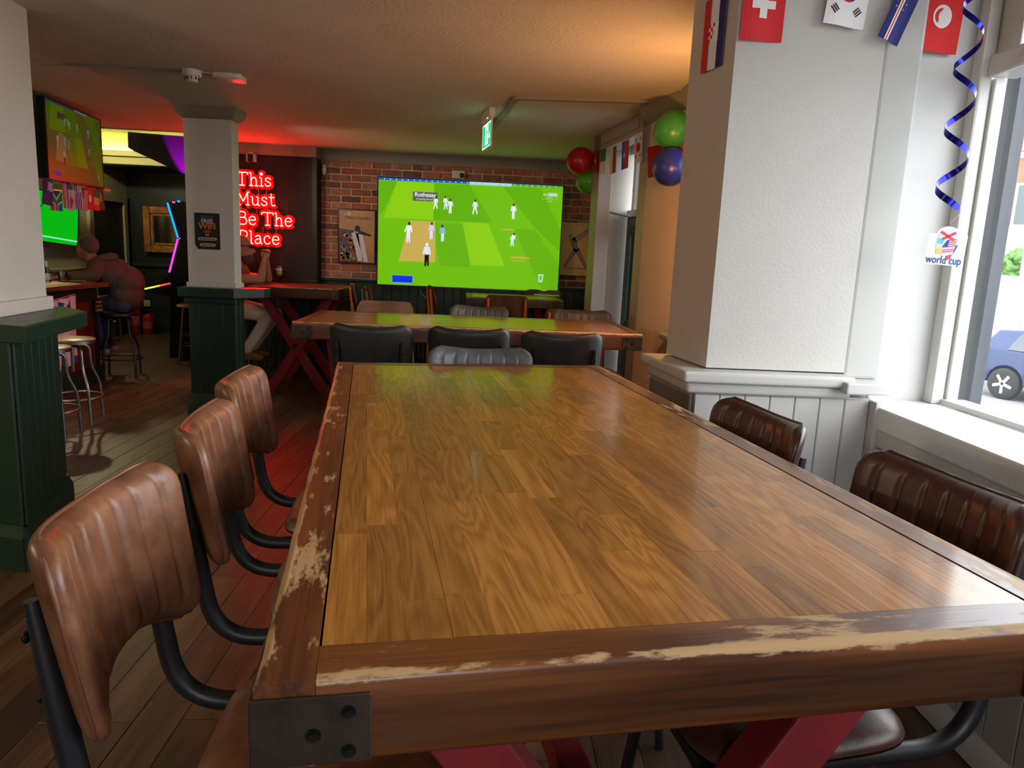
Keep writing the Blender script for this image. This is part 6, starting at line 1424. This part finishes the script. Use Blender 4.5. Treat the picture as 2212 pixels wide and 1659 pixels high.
# ---- man in the olive T-shirt: profile to the right, elbows on the high table, hands clasped
y0 = 7.40
pr2 = []
hx, hz = -2.455, 1.40
pr2 += [(0, (hx - .012, y0, hz + .02), (.095, .076, .105)), (0, (hx + .03, y0, hz - .06), (.066, .058, .075)), (0, (hx - .03, y0, hz - .13), (hx - .075, y0, hz - .22), .055, .062),
        (0, (hx + .092, y0, hz - .005), (hx + .112, y0, hz - .035), .011, .016), (0, (hx + .085, y0, hz + .025), (.014, .05, .012)), (0, (hx - .012, y0 - .076, hz - .01), (.02, .012, .03)), (0, (hx - .012, y0 + .076, hz - .01), (.02, .012, .03)),
        (0, (hx + .082, y0 - .02, hz - .078), (hx + .082, y0 + .02, hz - .078), .011, .011)]
pr2 += [(1, (-2.56, y0, 1.10), (.125, .19, .17)), (1, (-2.60, y0, .92), (.13, .17, .17)), (1, (-2.55, y0 - .15, 1.20), (-2.48, y0 - .185, 1.10), .075, .06), (1, (-2.55, y0 + .15, 1.20), (-2.48, y0 + .185, 1.10), .075, .06), (1, (-2.545, y0 - .06, 1.24), (-2.545, y0 + .06, 1.24), .055, .055)]
for s in (-1, 1):
    el = Vector((-2.25, y0 + s * .12, 1.10)); sh = Vector((-2.48, y0 + s * .185, 1.10)); wr3 = Vector((-2.235, y0 + s * .035, 1.285))
    pr2 += [(0, sh, el, .052, .044), (0, el, wr3, .045, .029)]
    hand(pr2, 0, wr3, wr3 + Vector((.005, -s * .014, .045)), (0.15, -s * .35, 1.0), (1, 0, -0.1), (0, -s * 1.0, 0), 0.08, 0.75)
    hp, kn, an_ = Vector((-2.56, y0 + s * .09, .80)), Vector((-2.17, y0 + s * .11, .745)), Vector((-2.40, y0 + s * .10, .40))
    pr2 += [(2, hp, kn, .095, .068), (2, kn, an_, .066, .05), (3, an_ + Vector((-.02, 0, -.05)), an_ + Vector((.13, 0, -.085)), .042, .034), (3, an_ + Vector((-.03, 0, -.085)), an_ + Vector((.1, 0, -.095)), .032, .03)]
pr2 += [(2, (-2.58, y0, .80), (.125, .165, .095))]
man2 = person('bald bearded man in olive T-shirt and white trousers, hands clasped', pr2, [SKIN, TEE, TROU, SHOE])
bm_ = MB().sphere((hx + .035, y0, hz - .105), .07, .062, .062, 20, 12).sphere((hx + .055, y0, hz - .075), .045, .05, .028, 16, 10).build('beard', BEARD, man2, smooth=60)
gls = MB()
GB_ = M('glasses_black', (0.008, 0.008, 0.008), 0.25)
for s in (-1, 1):
    gls.tube([(hx + .1 + .0, y0 + s * .033 + .024 * math.cos(t), hz + .018 + .019 * math.sin(t)) for t in [2 * math.pi * k / 14 for k in range(14)]], 0.004, 6, closed=True)
    gls.tube([(hx + .095, y0 + s * .06, hz + .022), (hx + .02, y0 + s * .081, hz + .022), (hx - .03, y0 + s * .08, hz + .01)], 0.0045, 6)
    MB().sphere((hx + .1, y0 + s * .033, hz + .018), .004, .022, .017, 12, 8).build('lens', M('dark_lens', (0.01, 0.01, 0.012), 0.1), man2, smooth=60)
gls.tube([(hx + .105, y0 - .01, hz + .02), (hx + .105, y0 + .01, hz + .02)], 0.004, 6); gls.build('spectacles', GB_, man2, smooth=60)
# ---- man in the hoodie: leaning on the bar end, head turned away
xm, ym = -3.80, 7.68
pr1 = []
hd = Vector((-4.06, 7.52, 1.325))
fdir = Vector((-0.86, 0.5, 0)).normalized()      # where the face points
sdir = Vector((fdir.y, -fdir.x, 0))
pr1 += [(0, hd + Vector((0.015, 0, .02)), (.098, .088, .105)), (0, hd + fdir * .045 + Vector((0, 0, -.055)), (.062, .062, .075)), (0, hd + fdir * .105 + Vector((0, 0, -.01)), hd + fdir * .12 + Vector((0, 0, -.035)), .011, .016),
        (0, hd + sdir * .083 + Vector((0, 0, -.015)), (.018, .016, .03)), (0, hd - sdir * .083 + Vector((0, 0, -.015)), (.018, .016, .03)), (0, hd + Vector((.03, .0, -.09)), Vector((-3.95, 7.58, 1.15)), .058, .066),
        (0, hd + fdir * .085 + sdir * .025 + Vector((0, 0, -.08)), hd + fdir * .085 - sdir * .025 + Vector((0, 0, -.08)), .011, .011)]
pr1 += [(1, (-3.86, 7.64, 1.07), (.17, .22, .17)), (1, (-3.76, 7.68, .88), (.165, .20, .19)), (1, (-3.92, 7.60, 1.17), (.12, .19, .09)), (1, (-3.735, 7.68, .99), (.15, .2, .17)),
        (1, (-3.93, 7.45, 1.15), (-3.90, 7.33, 1.07), .085, .066), (1, (-3.90, 7.33, 1.07), (-4.16, 7.27, 1.04), .064, .042), (1, (-3.97, 7.78, 1.15), (-4.05, 7.78, 1.08), .085, .07), (1, (-4.05, 7.74, 1.09), (-4.28, 7.36, 1.05), .064, .042)]
hand(pr1, 0, (-4.17, 7.265, 1.035), (-4.22, 7.262, 1.03), (-1, 0.1, -.1), (0, 1, 0), (0, 0, -1), 0.075, 0.4)
hand(pr1, 0, (-4.29, 7.345, 1.045), (-4.32, 7.31, 1.035), (-.6, -.8, -.1), (-.8, .6, 0), (0, 0, -1), 0.075, 0.4)
for s in (-1, 1):
    hp, kn, an_ = Vector((-3.76, ym + s * .09, .775)), Vector((-4.13, ym + .05 + s * .10, .76)), Vector((-4.0, ym + .05 + s * .09, .33))
    if s < 0: kn = Vector((-4.08, 7.57, .76)); an_ = Vector((-3.96, 7.56, .33))
    pr1 += [(2, hp, kn, .095, .07), (2, kn, an_, .066, .045), (3, an_ + Vector((.02, 0, -.06)), an_ + Vector((-.14, 0, -.085)), .04, .032)]
pr1 += [(2, (-3.77, ym, .775), (.13, .17, .085))]
man1 = person('man with cropped hair in a brown-grey hoodie leaning on the bar', pr1, [SKIN2, HOOD, JEAN, M('pink_beige_shoe', (0.4, 0.24, 0.2), 0.6)])
hm = MB().sphere(hd + Vector((0.022, 0.0, .034)) - fdir * .012, .097, .089, .10, 24, 14)
hmo = hm.build('cropped_hair', HAIR, man1, smooth=60)
hdm = MB()
ringp = []
for k in range(22):
    t = 2 * math.pi * k / 22; ringp.append(Vector((-3.93 + .105 * math.cos(t), 7.58 + .115 * math.sin(t), 1.19 + .06 * math.cos(t + .2))))
MB().tube(ringp, [.042 if math.cos(2 * math.pi * k / 22) > -.2 else .024 for k in range(22)], 10, closed=True).build('hood', HOOD, man1, smooth=60)
# ================================================================== OUTSIDE
GZ = -1.0
og = struct(MB().box(2.2, 90, -40, 90, GZ - 0.2, GZ).build('ground_street', M('asphalt', (0.16, 0.16, 0.17), 0.8, var=(0.6, 0.1))))
po = struct(MB().box(1.80, 1.843, 2.56, 2.64, GZ, 3.0).build('trim_6', M('slate_blue_pilaster', (0.035, 0.042, 0.055), 0.4, var=(6, 0.1))))
# car
CP = pz(2172, 829, GZ + 0.31); hd_ = math.radians(-70)
carb = M('navy_car_paint', (0.012, 0.028, 0.085), 0.3, coat=0.25, coatr=0.1, spec=0.3)
cx_, cy_ = math.cos(hd_), math.sin(hd_)
org = Vector((CP.x, CP.y, 0)) - Vector((cx_, cy_, 0)) * (-1.28) - Vector((-cy_, cx_, 0)) * (-0.80)
car = thing('parked_car', 'navy blue hatchback on the street outside the window', 'car', (org.x, org.y, GZ), hd_)
low = [(-2.0, .28)] 
def arch(cx): return [(cx - .37 * math.cos(t), .31 + .37 * math.sin(t)) for t in [math.pi * k / 10 for k in range(11)] if .31 + .37 * math.sin(t) >= .28]
low = [(-2.0, .28)] + arch(-1.28) + arch(1.28) + [(2.02, .28), (2.08, .5), (2.0, .68), (1.2, .88), (.9, .93), (-1.75, 1.0), (-1.98, .93), (-2.05, .6)]
MB().prism(low, -.87, .87, lambda p, q, t: Vector((p, t * (1 - .03 * max(0, q - .5)), q))).build('body_shell', carb, car, bevel=0.02)
gh = [(-1.95, .96), (-1.7, 1.36), (-.4, 1.47), (.3, 1.40), (.98, .92)]
MB().prism(gh, -1, 1, lambda p, q, t: Vector((p, t * (.82 - .26 * (q - .93) / .54), q))).build('roof_shell', carb, car, bevel=0.03)
for s in (-1, 1):
    sw = [(-1.35, 1.0), (-1.22, 1.32), (-.42, 1.40), (.22, 1.34), (.75, .98)]
    MB().prism(sw, 0, .012, lambda p, q, t: Vector((p, s * (.827 - .26 * (q - .93) / .54 + t), q))).build('side_window', M('tinted_car_glass', (0.05, 0.06, 0.07), 0.05), car)
    MB().prism([(-2.03, .72), (-1.72, .78), (-1.70, .90), (-2.0, .9)], .78, .885, lambda p, q, t: Vector((p, s * t, q))).build('tail_light', M('tail_light_red', (0.45, 0.01, 0.01), 0.2), car, bevel=0.01)
    MB().prism([(1.72, .62), (2.05, .56), (2.03, .68), (1.75, .76)], .6, .872, lambda p, q, t: Vector((p, s * t, q))).build('head_lamp', M('head_lamp_clear', (0.6, 0.6, 0.6), 0.1), car, bevel=0.01)
for wx in (-1.28, 1.28):
    for s in (-1, 1):
        wm = TR(wx, s * .80, .315) @ RXm(s * H90)
        wh = MB().lathe([(.2, .085), (.29, .085), (.315, .06), (.315, -.09), (.29, -.11), (.2, -.11)], 32, mt=wm).build('wheel', M('tyre_rubber', (0.012, 0.012, 0.013), 0.8), car, smooth=40)
        MB().lathe([(.0, -.095), (.21, -.095), (.215, -.06), (.215, .06)], 28, mt=wm).build('wheel_rim', M('rim_dark', (0.03, 0.03, 0.035), 0.4), wh, smooth=40)
        for k in range(5):
            a_ = 2 * math.pi * k / 5; MB().box(-.03, .03, .03, .20, -.112, -.09, mt=wm @ RZm(a_)).build('rim_spoke', M('rim_alloy', (0.55, 0.55, 0.57), 0.3, metal=0.6), wh, bevel=0.006)
MB().box(-2.02, -1.72, -.72, .72, 1.0, 1.02).build('rear_shelf', carb, car)
# fence wall, house, low building, pole and trees across the street
fw = struct(MB().prism([(0, 0), (14, 0), (14, 1.9), (6, 2.2), (0, 2.6)], 0, .2, lambda p, q, t: Vector((p, t, q))).build('wall_street_fence', M('weathered_boards', (0.3, 0.27, 0.24), 0.8, var=(3, 0.2), stretch=(4, 4, .6))))
q = pz(2140, 700, 1.0); q = py(2095, 660, 16.0)
fw.location = (q.x - 0.6, 17.2, GZ); fw.rotation_euler = (0, 0, math.radians(-38))
HB = M('street_brick', (0.30, 0.10, 0.06), 0.9, var=(1.2, 0.2))
hs = thing('brick_house', 'red brick house with white window bands across the street', 'house', (18.0, 26.0, GZ), math.radians(-35))
MB().box(-3.2, 9, 0, 7, 0, 9).build('wall', HB, hs)
for fz in (1.6, 4.2, 6.8):
    for wx in (-2.0, .6, 3.2, 5.8):
        wn_ = MB().box(wx, wx + 1.2, -.06, .02, fz, fz + 1.5).build('window', M('street_window_frame', (0.6, 0.6, 0.6), 0.4), hs)
        MB().box(wx + .08, wx + .56, -.08, -.06, fz + .08, fz + 1.42).box(wx + .64, wx + 1.12, -.08, -.06, fz + .08, fz + 1.42).build('pane', M('street_window_glass', (0.05, 0.07, 0.07), 0.1), wn_)
    MB().box(-3.22, 9.02, -.05, .0, fz - .25, fz - .05).build('stone_band', M('pale_stone', (0.6, 0.58, 0.54), 0.7), hs)
MB().prism([(-.4, 9), (7.4, 9), (3.5, 11.5)], -3.5, 9.3, lambda p, q, t: Vector((t, p, q))).build('roof', M('slate_roof', (0.1, 0.1, 0.12), 0.6), hs)
lb = thing('low_outbuilding', 'low brick outbuilding with a pale pitched roof behind the fence', 'building', (14.0, 20.9, GZ), math.radians(-35))
MB().box(-1.5, 6, 0, 4, 0, 2.6).build('wall', HB, lb)
MB().prism([(-.5, 2.5), (4.5, 2.5), (2.0, 4.0)], -1.8, 6.3, lambda p, q, t: Vector((t, p, q))).build('roof', M('pale_sheet_roof', (0.45, 0.48, 0.52), 0.5), lb)
pq = py(2185, 650, 14.0)
tag(MB().lathe([(.07, 0), (.06, 9), (0.055, 9)], 14).build('street_pole', M('white_pole', (0.7, 0.7, 0.7), 0.5), loc=(pq.x * 1.13, 15.6, GZ), smooth=40), 'white pole rising across the street, seen through the window', 'pole')
LEAF = M('leaf_green', (0.07, 0.16, 0.03), 0.7, var=(3, 0.5))
rt = random.Random(9)
for (u, v, y_, s_, lab) in ((2206, 585, 18.6, 0.5, 'leafy green shrub above the street fence'),):
    q = py(u, v, y_); tr_ = thing('street_shrub', lab, 'shrub', (q.x, y_, GZ)); m = MB()
    for k in range(220):
        d = Vector((rt.gauss(0, 1), rt.gauss(0, 1), rt.gauss(0, 1))).normalized() * s_ * rt.uniform(.6, 1); c_ = Vector((0, 0, q.z - GZ)) + d
        m.sphere(c_, .16 * rt.uniform(.6, 1.3), .16, .08, 6, 4, mt=RXm(rt.random() * 3))
    m.build('foliage', LEAF, tr_)['kind'] = 'stuff'
    MB().tube([(0, 0, 0), (.05, 0, q.z - GZ)], [.12, .06], 8).build('trunk', M('bark', (0.1, 0.07, 0.05), 0.9), tr_)
# added globe lamps, unseen behind the camera, that brighten the room
def pendant(label, p, power):
    t = thing('pendant_lamp', label, 'lamp', p, 0, 'added fill lamps behind the viewpoint')
    MB().lathe([(.05, 0), (.05, -.015), (.01, -.03)], 18).build('rose', BLACK, t, smooth=40)
    MB().tube([(0, 0, -.02), (0, 0, -.35)], .004, 6).build('flex', BLACK, t)
    MB().sphere((0, 0, -.43), .09).build('globe', ME('fill_globe', (1.0, 0.72, 0.42), 4.0), t, smooth=60)
    point('lamp_light', Vector(p) + Vector((0, 0, -.56)), power, (1.0, .78, .52), .09)
for lab, p, w_ in (('added fill pendant over the left aisle, behind the viewpoint', (-3.3, 0.9, CZ), 75), ('added fill pendant deep behind the viewpoint', (-0.6, -1.6, CZ), 5)):
    pendant(lab, p, w_)

# added unseen spotlight behind the middle column that brightens the back wall
cs = thing('fill_spotlight', 'added fill spotlight on the unseen side of the middle column', 'spotlight', (-2.22, 6.14, 2.25))
MB().box(-.03, .03, 0, .02, -.04, .04).build('back_plate', WPLAST, cs, bevel=.004)
MB().lathe([(.035, 0), (.035, .09), (.03, .095)], 18, mt=TR(0, .05, 0) @ RXm(-H90 - .25)).build('lamp_can', WPLAST, cs, smooth=40)
MB().tube([(0, .01, 0), (0, .07, 0)], .008, 8).build('knuckle', WPLAST, cs)
cl_ = bpy.data.lights.new('fill_beam', 'SPOT'); cl_.energy = 36; cl_.color = (1, .84, .66); cl_.spot_size = 1.7; cl_.spot_blend = .9; cl_.shadow_soft_size = .04
co_ = bpy.data.objects.new('fill_beam', cl_); COL.objects.link(co_); co_.location = (-2.2, 6.32, 2.22); co_.rotation_euler = (math.radians(68), 0, math.radians(-44))
